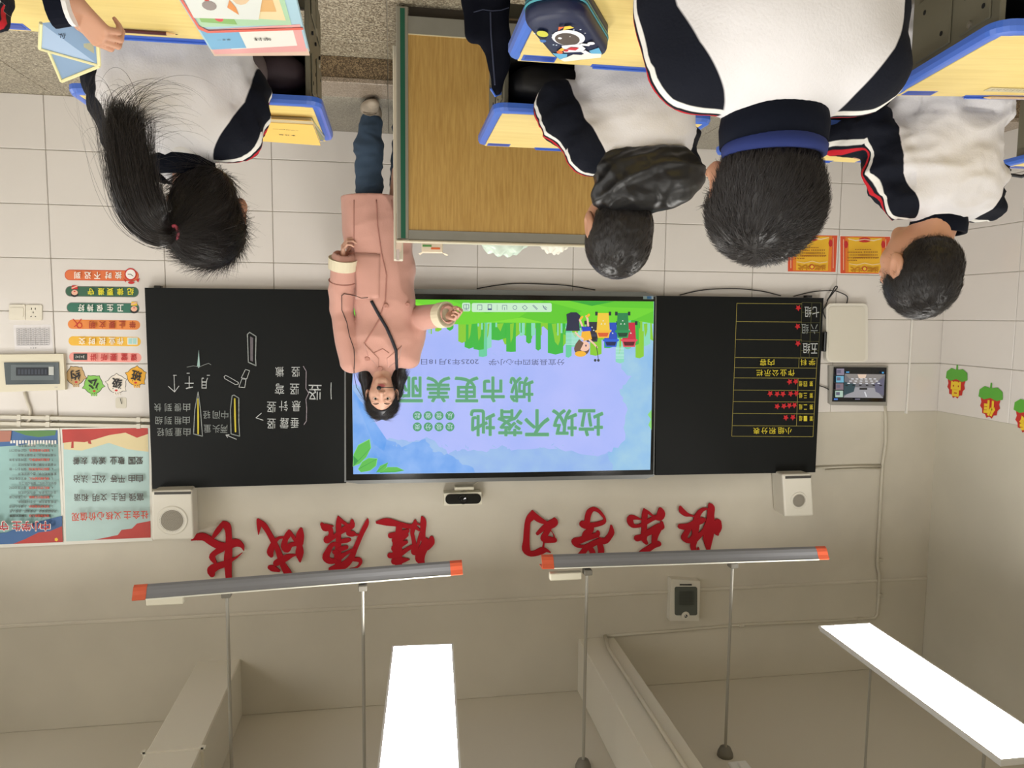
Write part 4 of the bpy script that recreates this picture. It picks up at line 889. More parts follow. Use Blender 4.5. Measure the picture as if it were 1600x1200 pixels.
# red brush characters
BR = {
 '快': ((1040, 780, 100), [[(835,100,40),(860,160,110),(850,300,110),(855,450,120),(830,600,150),(800,720,160),(800,850,110),(808,960,50)],[(980,440,120),(960,530,170),(960,620,90),(980,665,40)],[(880,560,100),(940,520,120)],[(800,300,30),(800,400,60),(770,500,70),(720,600,70),(640,680,80),(560,760,90)],[(800,185,20),(720,190,50),(650,240,70),(600,320,90),(580,420,110),(560,520,130),(560,640,100),(540,760,110),(520,880,90),(545,960,80),(600,980,50),(620,950,35),(620,910,15)],[(285,150,40),(310,220,90),(380,280,80),(460,305,40),(550,325,20)],[(730,385,60),(680,400,100),(600,430,110),(480,500,110),(380,520,100),(280,515,80)],[(440,560,80),(380,660,90),(350,730,90),(440,785,80),(500,720,50),(540,640,40)]]),
 '乐': ((960, 780, 100), [[(565,190,30),(575,260,90),(565,400,90),(565,560,90),(560,680,100),(560,760,90),(600,820,60)],[(565,190,20),(640,250,50),(720,310,30),(780,320,20)],[(870,190,60),(880,270,130),(850,340,120),(760,350,70),(620,425,70),(520,480,60),(420,510,50),(340,490,80),(300,420,100),(310,350,90),(400,350,60),(510,385,15)],[(890,440,50),(890,520,90),(840,520,110),(720,590,110),(620,640,90),(520,710,90),(430,735,100)],[(860,560,60),(780,660,100),(755,760,90),(760,840,90),(830,840,90),(740,870,90),(620,950,100),(540,1010,110),(470,1090,100)]]),
 '学': ((880, 780, 100), [[(450,450,90),(460,350,90),(490,250,90),(560,190,70),(650,210,60),(730,290,50),(780,370,40),(760,430,70),(650,470,80),(540,490,80),(440,500,110),(370,470,110)],[(540,510,70),(520,580,90),(440,650,110),(400,710,90)],[(655,625,60),(640,670,80),(540,700,90),(420,740,90),(300,780,110),(220,800,110),(270,870,70),(380,890,50),(500,870,90),(600,820,90),(700,790,100),(800,780,100),(870,700,90),(910,620,90),(905,500,30)],[(640,700,20),(720,745,30)],[(440,900,90),(380,990,90),(310,1080,90)],[(500,910,90),(550,990,90),(560,1090,100)],[(690,850,90),(715,950,100),(710,1060,90)]]),
 '习': ((800, 780, 100), [[(385,230,30),(360,330,120),(300,420,90),(280,600,95),(270,800,105),(265,940,130),(330,1020,90),(430,1020,90),(560,970,110),(640,960,60),(720,1000,20)],[(385,240,50),(440,330,100),(540,400,90),(630,440,60)],[(800,370,40),(790,440,130),(700,490,130),(600,540,80),(480,650,50)],[(690,560,90),(630,660,90),(600,740,110),(680,760,110),(800,770,80)],[(720,580,15),(780,660,15),(805,770,30)],[(600,820,25),(590,900,30)]]),
 '健': ((580, 795, 110), [[(870,150,40),(890,230,90),(880,400,80),(890,520,80),(930,590,130),(860,740,130),(830,850,140),(880,920,60)],[(1030,500,60),(1020,570,110),(940,640,130)],[(100,235,40),(260,225,110),(450,260,80),(620,300,70),(740,310,60),(820,370,30)],[(750,210,40),(745,260,70),(720,310,80),(700,420,60),(720,520,60),(735,620,70),(740,730,110)],[(840,280,20),(760,250,30)],[(840,430,40),(810,560,50),(780,680,40)],[(800,740,60),(720,650,60),(620,690,60),(520,760,70),(420,800,80),(320,800,80)],[(480,300,90),(470,400,100),(440,550,130),(450,700,140),(440,850,150),(480,980,80)],[(330,460,80),(450,440,80),(620,380,60)],[(400,540,90),(520,490,100),(610,450,50)],[(390,680,90),(500,610,90),(600,570,50)],[(390,900,90),(520,880,90),(650,865,15)]]),
 '康': ((490, 795, 110), [[(920,185,30),(900,260,70),(830,400,70),(760,560,70),(700,700,75),(640,840,90),(540,950,110),(420,1000,110),(280,1030,50)],[(690,870,50),(770,870,70),(800,920,50),(740,1000,25),(620,1030,20)],[(420,140,30),(425,250,80),(425,450,75),(420,650,90),(410,850,110),(420,960,90)],[(430,170,50),(500,230,50),(560,270,40)],[(655,210,50),(650,290,90),(560,330,90),(440,410,70),(330,490,60),(230,530,110)],[(140,265,50),(190,330,90),(270,340,80),(300,420,70),(270,500,80)],[(200,290,60),(330,300,20)],[(600,350,60),(600,420,80),(670,430,80),(700,440,40),(780,455,20)],[(460,560,60),(560,540,70),(610,530,50)],[(400,600,50),(310,620,70),(240,740,90),(210,830,110),(270,890,90),(370,890,70)],[(460,690,70),(560,660,60)],[(460,820,80),(560,760,50),(700,680,30)],[(350,740,60),(400,740,60)]]),
 '成': ((390, 795, 110), [[(140,190,40),(160,270,70),(150,440,10)],[(150,200,40),(240,280,80),(320,400,75),(400,550,80),(470,680,75),(520,820,90),(570,960,90),(640,1080,110),(680,1140,90)],[(580,490,30),(500,500,40),(430,560,70),(380,650,90),(350,740,100),(370,800,60)],[(670,380,40),(650,450,90),(610,520,80),(590,640,100),(640,690,100),(700,620,70),(790,600,60)],[(690,390,30),(740,480,50),(790,570,40)],[(870,345,40),(840,440,80),(830,540,80),(850,650,90),(850,760,120),(860,900,30)],[(880,350,40),(905,470,40),(890,600,40)],[(790,790,20),(720,800,50),(640,830,90),(540,880,100),(450,930,90)],[(340,1000,60),(400,1020,90),(500,1060,40)]]),
 '长': ((290, 800, 110), [[(640,190,60),(700,240,110),(730,350,90),(735,600,100),(720,800,120),(725,1000,100),(735,1150,90)],[(620,220,70),(540,330,80),(470,430,50)],[(100,480,20),(200,430,100),(320,430,110),(440,510,110),(560,570,110),(700,590,110),(800,540,120),(880,530,110),(960,580,60),(990,660,10)],[(620,630,90),(500,700,80),(450,770,90),(500,860,50)],[(960,700,10),(860,780,30),(760,830,60),(660,890,90),(540,930,100),(440,990,130),(450,1070,80)]])}
M_red = mat('red acrylic', (166, 18, 32), .7, spec=.2)
nth = ['first', 'second', 'third', 'fourth', 'fifth', 'sixth', 'seventh', 'eighth']
for n_, (ch, ((ox, oy, sp), strokes)) in enumerate(BR.items()):
    k = sp/1200; b = MB(); e = 0
    for st in strokes:
        q = []                           # smooth the stroke's spine
        for i in range(len(st)-1):
            p0, p1, p2, p3 = [np.array(st[j], float) for j in (max(i-1, 0), i, i+1, min(i+2, len(st)-1))]
            for u in (0, .33, .67): q.append(.5*((2*p1)+(p2-p0)*u+(2*p0-5*p1+4*p2-p3)*u*u+(3*p1-3*p2+p3-p0)*u**3))
        q.append(np.array(st[-1], float)); Lf = []; Rt = []
        for i, p in enumerate(q):
            tt = q[min(i+1, len(q)-1)][:2]-q[max(i-1, 0)][:2]; tt /= np.linalg.norm(tt)+1e-9; nn = np.array([-tt[1], tt[0]]); h = max(p[2]*1.16, 10)/2
            Lf.append(p[:2]+nn*h); Rt.append(p[:2]-nn*h)
        e += .00015
        for i in range(len(q)-1):
            quad = [Lf[i], Lf[i+1], Rt[i+1], Rt[i]]; e += .00001
            Yf = D-.018-e; b.prism([W(ox+a[0]*k, oy+a[1]*k, Yf) for a in quad], (0, .01, 0), M_red)
        for p in q[::1]:
            e += .00001; h = max(p[2]*1.16, 10)/2; b.prism([W(ox+a*k, oy+b_*k, D-.018-e) for a, b_ in circ(p[0], p[1], h, 12)], (0, .01, 0), M_red)
    o = b.build('wall_character', fix=False); c_ = Vector(W(ox+50, oy+50, D)); o.data.transform(Matrix.Translation(-c_)); o.location = c_
    prop(o, 'red brush-style character on the wall, %s from the left of eight' % nth[n_], 'sign', 'red brush characters above the blackboard')

for o in list(bpy.data.objects):
    if o.parent is None and 'category' in o:
        nest(o, (('slots', 'plate'), ('rocker', 'plate'), ('badge_mark', 'badge'), ('grille_pattern', 'grille'), ('screen_image', 'body'), ('breaker_row', 'cover'), ('lens', 'faceplate'), ('lettering', 'backing'), ('picture', 'backing'), ('print', 'board'), ('lid', 'housing'), ('grille', 'grille_ring'), ('slot', 'cabinet'), ('pattern', 'grille')))
for o in bpy.data.objects:
    if o.name.split('.')[0] in ('lettering', 'breaker_row'): o['kind'] = 'stuff'
# ---------------------------------------------------------------- lectern
M_oak = woodmat('oak laminate', (202, 164, 94), (176, 136, 70), 2)
M_al = mat('lectern aluminium', (158, 154, 142), .4, metal=.35, bump=.05, bscale=30, stretch=(1, 1, .1)); M_grn = mat('green inlay', (22, 92, 68), .4); M_steel = mat('lectern grey steel', (142, 140, 130), .45, var=.06, vscale=14)
LX0, LX1, LY0, LY1, LH = -.93, -.018, 2.93, 3.45, .893
lt = thing('lectern', 'teacher\'s lectern with wood-grain front, grey metal frame and green corner strip', 'lectern', (LX1, LY0, 0))
def al(o): o.parent = lt; o.matrix_parent_inverse = Matrix.Translation((-LX1, -LY0, 0)); return o
b = MB(); b.box((LX0+.04, LY0+.008, .112), (LX1-.045, LY0+.02, .848), M_oak); al(b.build('front_panel'))
b = MB(); b.box((LX0+.04, LY0+.004, .845), (LX1-.044, LY0+.022, .885), M_steel); al(b.build('top_rail'))
b = MB(); b.box((LX0+.04, LY0+.004, .045), (LX1-.044, LY0+.022, .109), M_steel); b.box((LX0+.04, LY0+.004, .109), (LX1-.044, LY0+.02, .112), mat('pale edge', (216, 206, 170))); al(b.build('bottom_rail'))
b = MB(); b.box((LX0+.05, LY0+.03, 0), (LX1-.05, LY1-.05, .05), mat('dark plinth', (60, 52, 42))); al(b.build('plinth'))
for x0 in (LX1-.045, LX0):
    b = MB(); b.box((x0, LY0, .012), (x0+.045, LY0+.05, .88), M_al, bev=.003); b.box((x0+.012, LY0-.0015, .02), (x0+.03, LY0+.02, .878), M_grn); al(b.build('corner_post'))
b = MB(); b.box((LX1-.018, LY0+.05, .05), (LX1-.004, LY1-.07, .88), mat('side panel pinkish', (186, 166, 146), .5)); al(b.build('side_panel'))
b = MB(); b.box((LX0+.004, LY0+.05, .05), (LX0+.018, LY1-.07, .79), mat('side panel pinkish', (186, 166, 146), .5)); al(b.build('side_panel'))
b = MB(); b.box((LX1-.03, LY1-.07, .0), (LX1+.012, LY1, .93), mat('white corner post', (214, 208, 190), .4), bev=.003); al(b.build('rear_post'))
b = MB(); b.box((LX0, LY1-.03, .05), (LX1-.03, LY1-.01, .77), M_steel); al(b.build('rear_panel'))
b = MB(); b.box((LX0-.005, LY0-.004, .884), (LX1+.004, LY0+.03, .893), mat('lectern top', (206, 196, 170), .35), bev=.002); al(b.build('top_edge'))
b = MB(); b.box((LX0+.01, LY0+.022, .77), (LX1-.018, LY1-.03, .785), mat('lectern shelf', (186, 178, 156), .5)); al(b.build('sunken_top'))
b = MB(); b.box((LX1-.02, LY0+.03, .78), (LX1+.002, LY1-.07, .893), mat('side panel pinkish', (186, 166, 146), .5)); al(b.build('side_rail'))
b = MB(); b.prism([(LX1-.012, LY1-.2, .893), (LX1-.012, LY1-.07, .893), (LX1-.012, LY1-.07, .93)], (.012, 0, 0), mat('grey gusset', (160, 146, 138))); al(b.build('gusset'))
# things on it
t = thing('chalk_box', 'small white and orange paper box on the right end of the lectern', 'box', (-.155, 3.02, .786), .1)
b = MB(); b.box((-.045, -.02, 0), (.038, .03, .137), mat('printed card', (230, 214, 190), .6), bev=.001); b.box((-.036, -.0212, .118), (.0, -.0198, .126), mat('printed orange', (214, 104, 50))); b.box((-.002, -.0212, .108), (.034, -.0198, .116), mat('printed green', (90, 150, 80))); b.build('box', None, t)
b = MB(); b.prism([(.036, -.02, .137), (.05, -.03, .143), (.046, .01, .146), (.036, .03, .137)], (0, 0, .001), mat('printed card', (230, 214, 190))); b.prism([(-.045, -.02, .137), (-.07, -.01, .146), (-.06, 0, .148), (-.045, .01, .137)], (0, 0, .001), mat('printed card', (230, 214, 190))); b.build('flap', None, t)
def crumple(label, name, cat, cx, cy, w_, d_, h_, M, seed):
    r = np.random.RandomState(seed); n = 26; V = []
    X = np.linspace(-1, 1, n); g = np.array([[(x, y) for y in X] for x in X]).reshape(-1, 2)
    z = h_*(.9+.1*np.sin(g[:, 0]*9+seed)*np.cos(g[:, 1]*7))*np.sqrt(np.maximum(0, 1-np.abs(g[:, 0]+.15*g[:, 1])**2.5))*np.sqrt(np.maximum(0, 1-g[:, 1]**4))+r.uniform(0, h_*.03, len(g)); z = np.maximum(z, .001)
    V = np.stack([cx+g[:, 0]*w_*(1-.3*np.abs(g[:, 1])), cy+g[:, 1]*d_, .787+z], 1)
    Fq = np.array([(i*n+j, i*n+j+1, (i+1)*n+j+1, (i+1)*n+j) for i in range(n-1) for j in range(n-1)])
    o = npmesh(name, V, Fq, [M]); mo = o.modifiers.new('thick', 'SOLIDIFY'); mo.thickness = .0008; prop(o, label, cat); return o
crumple('crumpled pale green plastic bag lying on the lectern', 'plastic_bag', 'bag', -.46, 3.08, .13, .055, .142, mat('thin plastic', (204, 220, 206), .3), 3)
crumple('loose white papers lying on the lectern beside the plastic bag', 'loose_papers', 'paper', -.68, 3.1, .085, .09, .125, mat('loose paper', (226, 222, 208), .6), 8)

# ---------------------------------------------------------------- desks
M_blue = mat('blue desk rim', (72, 112, 206), .28, bump=.02, bscale=200); M_lam = woodmat('yellow desk laminate', (240, 216, 138), (226, 200, 120), 0, sc=4, rough=.35)
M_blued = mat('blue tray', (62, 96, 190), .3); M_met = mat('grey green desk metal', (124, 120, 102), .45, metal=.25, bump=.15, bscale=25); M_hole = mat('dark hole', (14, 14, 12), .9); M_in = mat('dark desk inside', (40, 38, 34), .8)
def deskp():
    t = thing('school_desk', '', 'desk', (0, 0, 0))
    w_, d_ = .3, .2                       # half sizes; top at .65
    outl = [(x, y) for x, y in rrect(-w_, -d_, w_, d_, .035, 5)]
    b = MB(); n = len(outl)
    rings = [(1.0, .628), (1.0, .640), (.988, .6485), (.965, .650), (.93, .650), (.925, .6475)]
    V = []
    for k, z in rings: V += [(x-(math.copysign((1-k)*.3, x)), y-math.copysign((1-k)*.3, y), z) for x, y in outl]
    Fq = [(i*n+j, i*n+(j+1) % n, (i+1)*n+(j+1) % n, (i+1)*n+j) for i in range(len(rings)-1) for j in range(n)]
    b.add(V, Fq+[tuple(range(n))[::-1], tuple(range((len(rings)-1)*n, len(rings)*n))], M_blue); b.build('desk_rim', None, t, smooth=False)
    b = MB(); b.box((-w_+.024, -d_+.024, .6472), (w_-.024, d_-.006, .6506), M_lam, bev=.001); b.build('desk_surface', None, t)
    for sx in (-1, 1):                    # pen wells in the far corners
        b = MB(); cx = sx*.235; b.box((cx-.035, .155, .6504), (cx+.035, .188, .6512), M_blued, bev=.0006); b.box((cx-.03, .160, .6511), (cx+.03, .178, .6518), mat('deep blue', (46, 72, 160), .3)); b.build('pen_well', None, t)
    b = MB(); b.box((-.12, .182, .6503), (.12, .199, .6513), M_blued, bev=.0006); b.box((-.115, .196, .651), (.115, .2, .655), M_blue, bev=.0008); b.build('pencil_groove', None, t)
    for sx in (-1, 1):
        b = MB(); x0 = sx*.262; b.box((x0-.006, -.155, .30), (x0+.006, .155, .628), M_met, bev=.002)
        xo = x0+sx*.006
        for y0, z0, y1, z1 in ((-.13, .50, -.03, .60), (.0, .47, .13, .60), (-.12, .33, .12, .40)):
            b.box((xo-.001, y0, z0), (xo+sx*.004, y1, z1), M_met, bev=.0025)
        b.build('side_panel', None, t)
        b = MB()
        for y, z in ((-.11, .57), (-.05, .53), (.03, .57), (.1, .50), (-.02, .44), (.09, .44), (-.1, .44)): b.lathe([(.005, 0), (.005, .0045*sx)], (xo+.0005*sx, y, z), M_hole, 10, 'x')
        b.build('screw_hole', None, t)
        b = MB()
        for y, z in ((-.07, .59), (.06, .47)): b.lathe([(.008, 0), (.007, .006*sx), (.0001, .008*sx)], (xo+.001*sx, y, z), mat('bolt head', (170, 165, 150), .3, metal=.7), 10, 'x')
        b.build('bolt', None, t)
        b = MB(); b.box((sx*.262-.012, -.02, .04), (sx*.262+.012, .04, .40), M_met, bev=.003); b.box((sx*.262-.015, -.17, .0), (sx*.262+.015, .19, .035), M_met, bev=.006); b.build('leg', None, t)
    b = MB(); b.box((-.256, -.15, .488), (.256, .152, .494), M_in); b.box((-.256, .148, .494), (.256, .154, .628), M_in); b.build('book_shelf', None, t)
    b = MB(); b.box((-.25, .0, .3), (.25, .02, .34), M_met, bev=.003); b.build('crossbar', None, t)
    nest(t, (('screw_hole', 'side_panel'), ('bolt', 'side_panel')))
    for q in t.children_recursive:
        if q.name.startswith('screw_hole') or q.name.startswith('bolt'): q['kind'] = 'stuff'
    return t
def copy_tree(o, parent=None):
    c = o.copy(); COL.objects.link(c); c.parent = parent
    for ch in list(o.children): copy_tree(ch, c)
    return c
dk = deskp(); first = True
for (cx, cy, rz, lb) in ((-.533, 1.36, 0, 'yellow-topped school desk with blue rim carrying the navy pencil case'), (.47, 1.37, .02, 'yellow-topped school desk with blue rim carrying the open picture books'),
        (-.56, 2.13, 0, 'yellow-topped school desk with blue rim in front of the boy in the black hood'), (.475, 2.17, 0, 'yellow-topped school desk with blue rim and a yellow workbook, before the long-haired girl'),
        (-1.415, 1.385, math.radians(9), 'yellow-topped school desk with blue rim in the near left corner, a clear ruler on it'), (-1.33, 2.12, 0, 'yellow-topped school desk with blue rim mostly behind the boy with glasses'),
        (-2.36, 2.1, 0, 'school desk with blue rim at the left picture edge, a black strap on it')):
    o = dk if first else copy_tree(dk); first = False
    o.location = (cx, cy, 0); o.rotation_euler = (0, 0, rz); o['label'] = lb; o['group'] = 'school desks'
ZT = .6512
def on(px, py, z=ZT): return ONZ(px, py, z)
def ptube(name, label, cat, pts, r, M, n=8):
    b = MB(); b.tube(pts, r, M, n); return prop(b.build(name, smooth=True), label, cat)
# pencils
def pencil(label, x, y, z, L, rz, col, cap):
    t = thing('pencil', label, 'pencil', (x, y, z+.0035), rz); M = mat('pencil '+cap, col, .3)
    b = MB(); b.tube([(-L/2, 0, 0), (L/2-.02, 0, 0)], .0035, M, 6); b.build('barrel', None, t)
    b = MB(); b.tube([(L/2-.02, 0, 0), (L/2-.004, 0, 0)], (.0035, .001), mat('bare wood', (226, 190, 140)), 8); b.tube([(L/2-.004, 0, 0), (L/2, 0, 0)], (.001, .0003), Bk, 6); b.build('tip', None, t)
p = on(222, 49.5, .655); pencil('dark red and black pencil lying in the groove of the desk with picture books', p[0], p[1]+.002, .6515, .125, math.pi, (74, 22, 34), 'dark red')
p = on(1570, 153, .655); pencil('pale wooden pencil in the groove of the near left desk', p[0]-.02, p[1]-.004, .6515, .15, math.radians(9), (206, 180, 150), 'pale')
t = thing('ruler', 'clear plastic ruler with printed scale on the near left desk', 'ruler', on(1575, 140)); t.rotation_euler = (0, 0, math.radians(4))
b = MB(); b.box((-.08, -.012, 0), (.05, .012, .002), mat('clear ruler', (206, 196, 160), .15)); b.build('blade', None, t)
b = MB(); [b.box((-.075+k*.008, -.008, .002), (-.074+k*.008, (.002 if k % 2 else .007)-.004, .0022), Bk) for k in range(15)]; b.build('scale_marks', None, t)

# pencil case
def case():
    cs = [on(820, 66, .665), on(862, 102, .665), on(893, 99, .665), on(958, 30, .665)]
    c_ = on(886, 44, .675); t = thing('pencil_case', 'navy zip pencil case with an astronaut picture and teal edges', 'pencil case', (c_[0], c_[1]-.01, ZT), math.radians(119))
    hl, hw, hh = .115, .052, .052
    def shell(z0, z1, M, name, s=1., dome=True):
        b = MB(); out = rrect(-hl*s, -hw*s, hl*s, hw*s, .042*s, 8); n = len(out); V = []; R = [(1, z0), (1, z1)]
        if dome: R += [(.985, z1+.006), (.95, z1+.011), (.88, z1+.014), (.7, z1+.016)]
        for k, z in R: V += [(x*(1-(1-k)*.6), y*k, z) for x, y in out]
        b.add(V, [(i*n+j, i*n+(j+1) % n, (i+1)*n+(j+1) % n, (i+1)*n+j) for i in range(len(R)-1) for j in range(n)]+[tuple(range(n))[::-1], tuple(range((len(R)-1)*n, len(R)*n))], M); return b.build(name, None, t, smooth=True)
    N = mat('navy fabric shell', (18, 28, 62), .5, bump=.1, bscale=300); T = mat('teal edge', (66, 154, 166), .45)
    shell(0, .016, N, 'lower_shell', dome=False); shell(.0160, .024, T, 'zip_band', 1.015, False); shell(.0195, .0215, mat('zip teeth', (24, 70, 84), .5), 'zip', 1.022, False); shell(.0241, .032, N, 'upper_shell')
    zt = .0484; L = [0]
    def pl_(pts, M): L[0] += 1; pts = [(max(-.1, min(.108, x*1.2-.036)), max(-.043, min(.043, y*1.15))) for x, y in pts]; pb.add([(x, y, zt+L[0]*.00025) for x, y in pts], [tuple(range(len(pts)))], M)
    pb = MB(); C = lambda *c: mat('case print %d %d %d' % c, c, .5)
    # printed picture: seen upright by the owner it faces away, so its feet are at the far end
    Q = lambda u, v: (u, v)
    pl_([(.112-.0, -.03), (.112, .03), (.095, .036), (.092, .024), (.084, .014), (.092, .004), (.086, -.008), (.094, -.02), (.1, -.034)], C(236, 232, 220)); pl_([(.096, .036), (.07, .04), (.078, .02), (.09, .02)], C(96, 170, 210)); pl_([(.1, -.034), (.07, -.038), (.08, -.016), (.092, -.02)], C(96, 170, 210))
    W2 = C(240, 240, 244)
    pl_(circ(.018, .004, .03, 22, .024), W2); pl_(circ(.022, .001, .024, 22, .018), C(84, 72, 62)); pl_(circ(.014, -.008, .004, 8, .003), W2)
    pl_([(.042, -.014), (.07, -.018), (.076, .01), (.064, .018), (.044, .014)], W2); pl_([(.05, -.016), (.058, -.024), (.064, -.022), (.06, -.012)], C(232, 180, 50)); pl_(circ(.066, -.024, .007, 8, .005), C(226, 110, 40)); pl_([(.074, .008), (.086, .012), (.082, .02), (.07, .016)], W2); pl_([(.046, .012), (.054, .026), (.048, .03), (.04, .018)], W2); pl_(circ(.044, .032, .006, 8), W2)
    pl_([(.05, -.002), (.056, -.01), (.064, .002), (.056, .01)], C(200, 40, 50)); pl_(circ(.06, -.012, .004, 8), C(200, 40, 50))
    pl_(circ(-.014, -.026, .012, 14, .008), C(200, 200, 60)); pl_([(-.03, .012), (-.018, .006), (-.022, .024), (-.03, .02)], C(240, 200, 60)); pl_([(-.032, .004), (-.03, .012), (-.02, .0)], C(226, 100, 40)); pl_(circ(.01, -.034, .006, 8), C(60, 110, 180))
    for k in range(12): pl_(circ(random.uniform(-.03, .08), random.uniform(-.036, .036), .0016, 5), C(210, 226, 240)) if k % 2 else pl_(circ(random.choice((-.02, .0, .09)), random.uniform(-.03, .036), .0013, 5), W2)
    pb.build('printed_picture', None, t, fix=False)
    return t
case()
# books on the near right desk
def flatbook(name, label, cat, corners, z, th, M, pages=True, group=None):
    # corners: world xy of the four cover corners
    cx = sum(c[0] for c in corners)/4; cy = sum(c[1] for c in corners)/4; t = thing(name, label, cat, (cx, cy, z), 0, group)
    Q = [(c[0]-cx, c[1]-cy) for c in corners]
    b = MB(); b.prism([(x, y, th-.0012) for x, y in Q], (0, 0, .0012), M); b.prism([(x, y, 0) for x, y in Q], (0, 0, .001), M); b.build('cover', None, t)
    if pages: b = MB(); b.prism([(x*.985, y*.985, .001) for x, y in Q], (0, 0, th-.0024), mat('page edges', (230, 224, 200), .8)); b.build('pages', None, t)
    return t, Q
C2 = lambda n, c: mat('book print '+n, c, .35)
def bilerp(q, u, v): a = (q[0][0]*(1-u)+q[1][0]*u, q[0][1]*(1-u)+q[1][1]*u); c = (q[3][0]*(1-u)+q[2][0]*u, q[3][1]*(1-u)+q[2][1]*u); return (a[0]*(1-v)+c[0]*v, a[1]*(1-v)+c[1]*v)
def bprint(t, Q, th, items):
    pb = MB(); L = 0
    for pts, M in items: L += 1; pb.add([bilerp(Q, u, v)+(th+.0002*L,) for u, v in pts], [tuple(range(len(pts)))], M)
    return pb, L
zb = ZT+.0
c4 = [on(484, 89, zb+.012)[:2], on(335, 90, zb+.012)[:2], on(248, -48, zb+.012)[:2], on(448, -60, zb+.012)[:2]]
t, Q = flatbook('textbook', 'pale blue picture textbook overhanging the right desk\'s far corner', 'book', c4, zb, .009, C2('pale blue', (172, 206, 220)))
W3 = C2('white', (236, 234, 226))
it = [([(.0, 0), (1, 0), (1, .1), (0, .1)], C2('peach', (226, 196, 176))), ([(.02, .06), (.98, .03), (.98, .36), (.02, .4)], C2('pink', (232, 170, 168))), ([(.1, .14), (.78, .1), (.8, .34), (.1, .37)], W3), ([(.62, .12), (.98, .1), (.98, .36), (.62, .36)], C2('sky', (120, 178, 214))),
      ([(.1, .40), (.95, .40), (.95, 1), (.1, 1)], C2('mint', (176, 212, 176))), ([(.14, .45), (.55, .5), (.5, .9), (.15, .85)], C2('cream', (232, 214, 170))), ([(.6, .42), (.92, .46), (.9, .7), (.62, .66)], C2('leaf', (140, 186, 110))), ([(.2, .55), (.42, .56), (.42, .8), (.2, .8)], C2('sand', (222, 178, 120))), (circ(.74, .5, .04, 10), C2('rose', (220, 80, 90))), ([(.0, .37), (.9, .36), (.96, .42), (.96, 1), (.985, 1), (.985, .38), (.92, .33), (0, .345)], C2('coral', (224, 110, 96)))]
pb, L = bprint(t, Q, .009, it)
def btext(pb, Q, L, txt, u, v, h, th, M, bold=.01, flip=True):
    V, Fc, sz = glyphs(txt, bold); W_ = h/sz[1]*sz[0]; e = np.array(Q[1])-np.array(Q[0]); eu = np.linalg.norm(e); f = np.array(Q[3])-np.array(Q[0]); ev = np.linalg.norm(f); k = h/sz[1]
    pb.add([bilerp(Q, u-x*k/eu*(1 if flip else -1), v+(-y*k/ev)*(1 if flip else -1)*-1*-1)+(th+.0002*(L+1),) for x, y in V], Fc, M)
btext(pb, Q, L, '科学', .42, .24, .016, .009, PT); btext(pb, Q, L, '一 年 级', .8, .24, .007, .009, PT)
pb.build('printed_cover', None, t, fix=False)
c4 = [on(404, 38, zb+.02)[:2], on(303, 35, zb+.02)[:2], on(262, -42, zb+.02)[:2], on(420, -50, zb+.02)[:2]]
t, Q = flatbook('picture_card', 'white picture sheet with red fish-like drawings on top of the textbook', 'paper', c4, zb+.0105, .002, C2('card', (222, 226, 220)), False)
it = [([(.66, .25), (.8, .5), (.78, .8), (.72, .8), (.7, .5)], C2('red', (206, 70, 60))), (circ(.7, .28, .1, 12, .1), C2('grey fish', (150, 140, 136))), (circ(.27, .5, .13, 12, .2), C2('tan', (224, 196, 160))), ([(.3, .1), (.46, .25), (.42, .4), (.34, .25)], C2('orange', (224, 150, 90))), (circ(.1, .9, .16, 10, .2), C2('straw', (226, 206, 130)))]
pb, L = bprint(t, Q, .002, it); pb.build('printed_picture', None, t, fix=False)
c4 = [on(484, 84, zb+.004)[:2], on(472, 60, zb+.004)[:2], on(452, -20, zb+.004)[:2], on(463, -20, zb+.004)[:2]]
# workbooks on the girl's desk
for k, (lb, col, dz, q) in enumerate((('teal edged workbook under the yellow one on the girl\'s desk', (150, 156, 120), 0., [(508, 219), (408, 212), (400, 186), (487, 190)]), ('yellow workbook with black lettering on the girl\'s desk', (244, 204, 110), .013, [(501, 227), (405, 220), (396, 190), (489, 195)]))):
    z = ZT+dz; c4 = [on(x, y, z+.01)[:2] for x, y in q]
    t, Q = flatbook('workbook', lb, 'book', c4, z, .011, C2('wb%d' % k, col))
    if k:
        pb = MB(); btext(pb, Q, 1, '描 红 本', .5, .45, .013, .011, PT); btext(pb, Q, 1, 'miao hong ben lian xi', .5, .72, .008, .011, PT); pb.build('lettering', None, t, fix=False)
# dark backpack inside the girl's desk, and black bag in the middle desk
def blob(name, label, cat, parts, M, vox=.008, extra=None, amp=.004, seed=1):
    pts = np.array([p for pr in parts for p in (np.array(pr[0])-max(pr[1]), np.array(pr[0])+max(pr[1]))]); f = Field(pts.min(0)-.02, pts.max(0)+.02, vox)
    for c_, r, *kk in parts: f.ell(c_, r, .03)
    V, Fq = f.mesh(); N = vnormals(V, Fq); V = V+N*folds(V, amp, seed, 40)[:, None]; return prop(npmesh(name, V, Fq, [M]), label, cat)
M_mar = mat('maroon black bag cloth', (58, 44, 50), .7, bump=.3, bscale=60)
blob('school_bag', 'dark maroon bag stuffed into the shelf of the girl\'s desk', 'bag', [((.42, 2.06, .56), (.11, .06, .055)), ((.30, 2.07, .55), (.08, .06, .05)), ((.60, 2.08, .555), (.1, .06, .05))], M_mar, seed=4)
blob('rolled_cloth', 'grey rolled cloth poking from the shelf beside the girl', 'cloth', [((.33, 1.985, .585), (.022, .03, .028)), ((.34, 1.99, .55), (.025, .028, .03))], mat('grey cloth', (112, 100, 100), .8), .005, seed=2, amp=.002)
blob('black_bag', 'black bag stuffed into the shelf of the desk behind the lectern side', 'bag', [((-.42, 2.02, .56), (.12, .06, .058)), ((-.62, 2.04, .56), (.14, .06, .055))], mat('black nylon', (16, 16, 20), .45, bump=.3, bscale=50), seed=6)
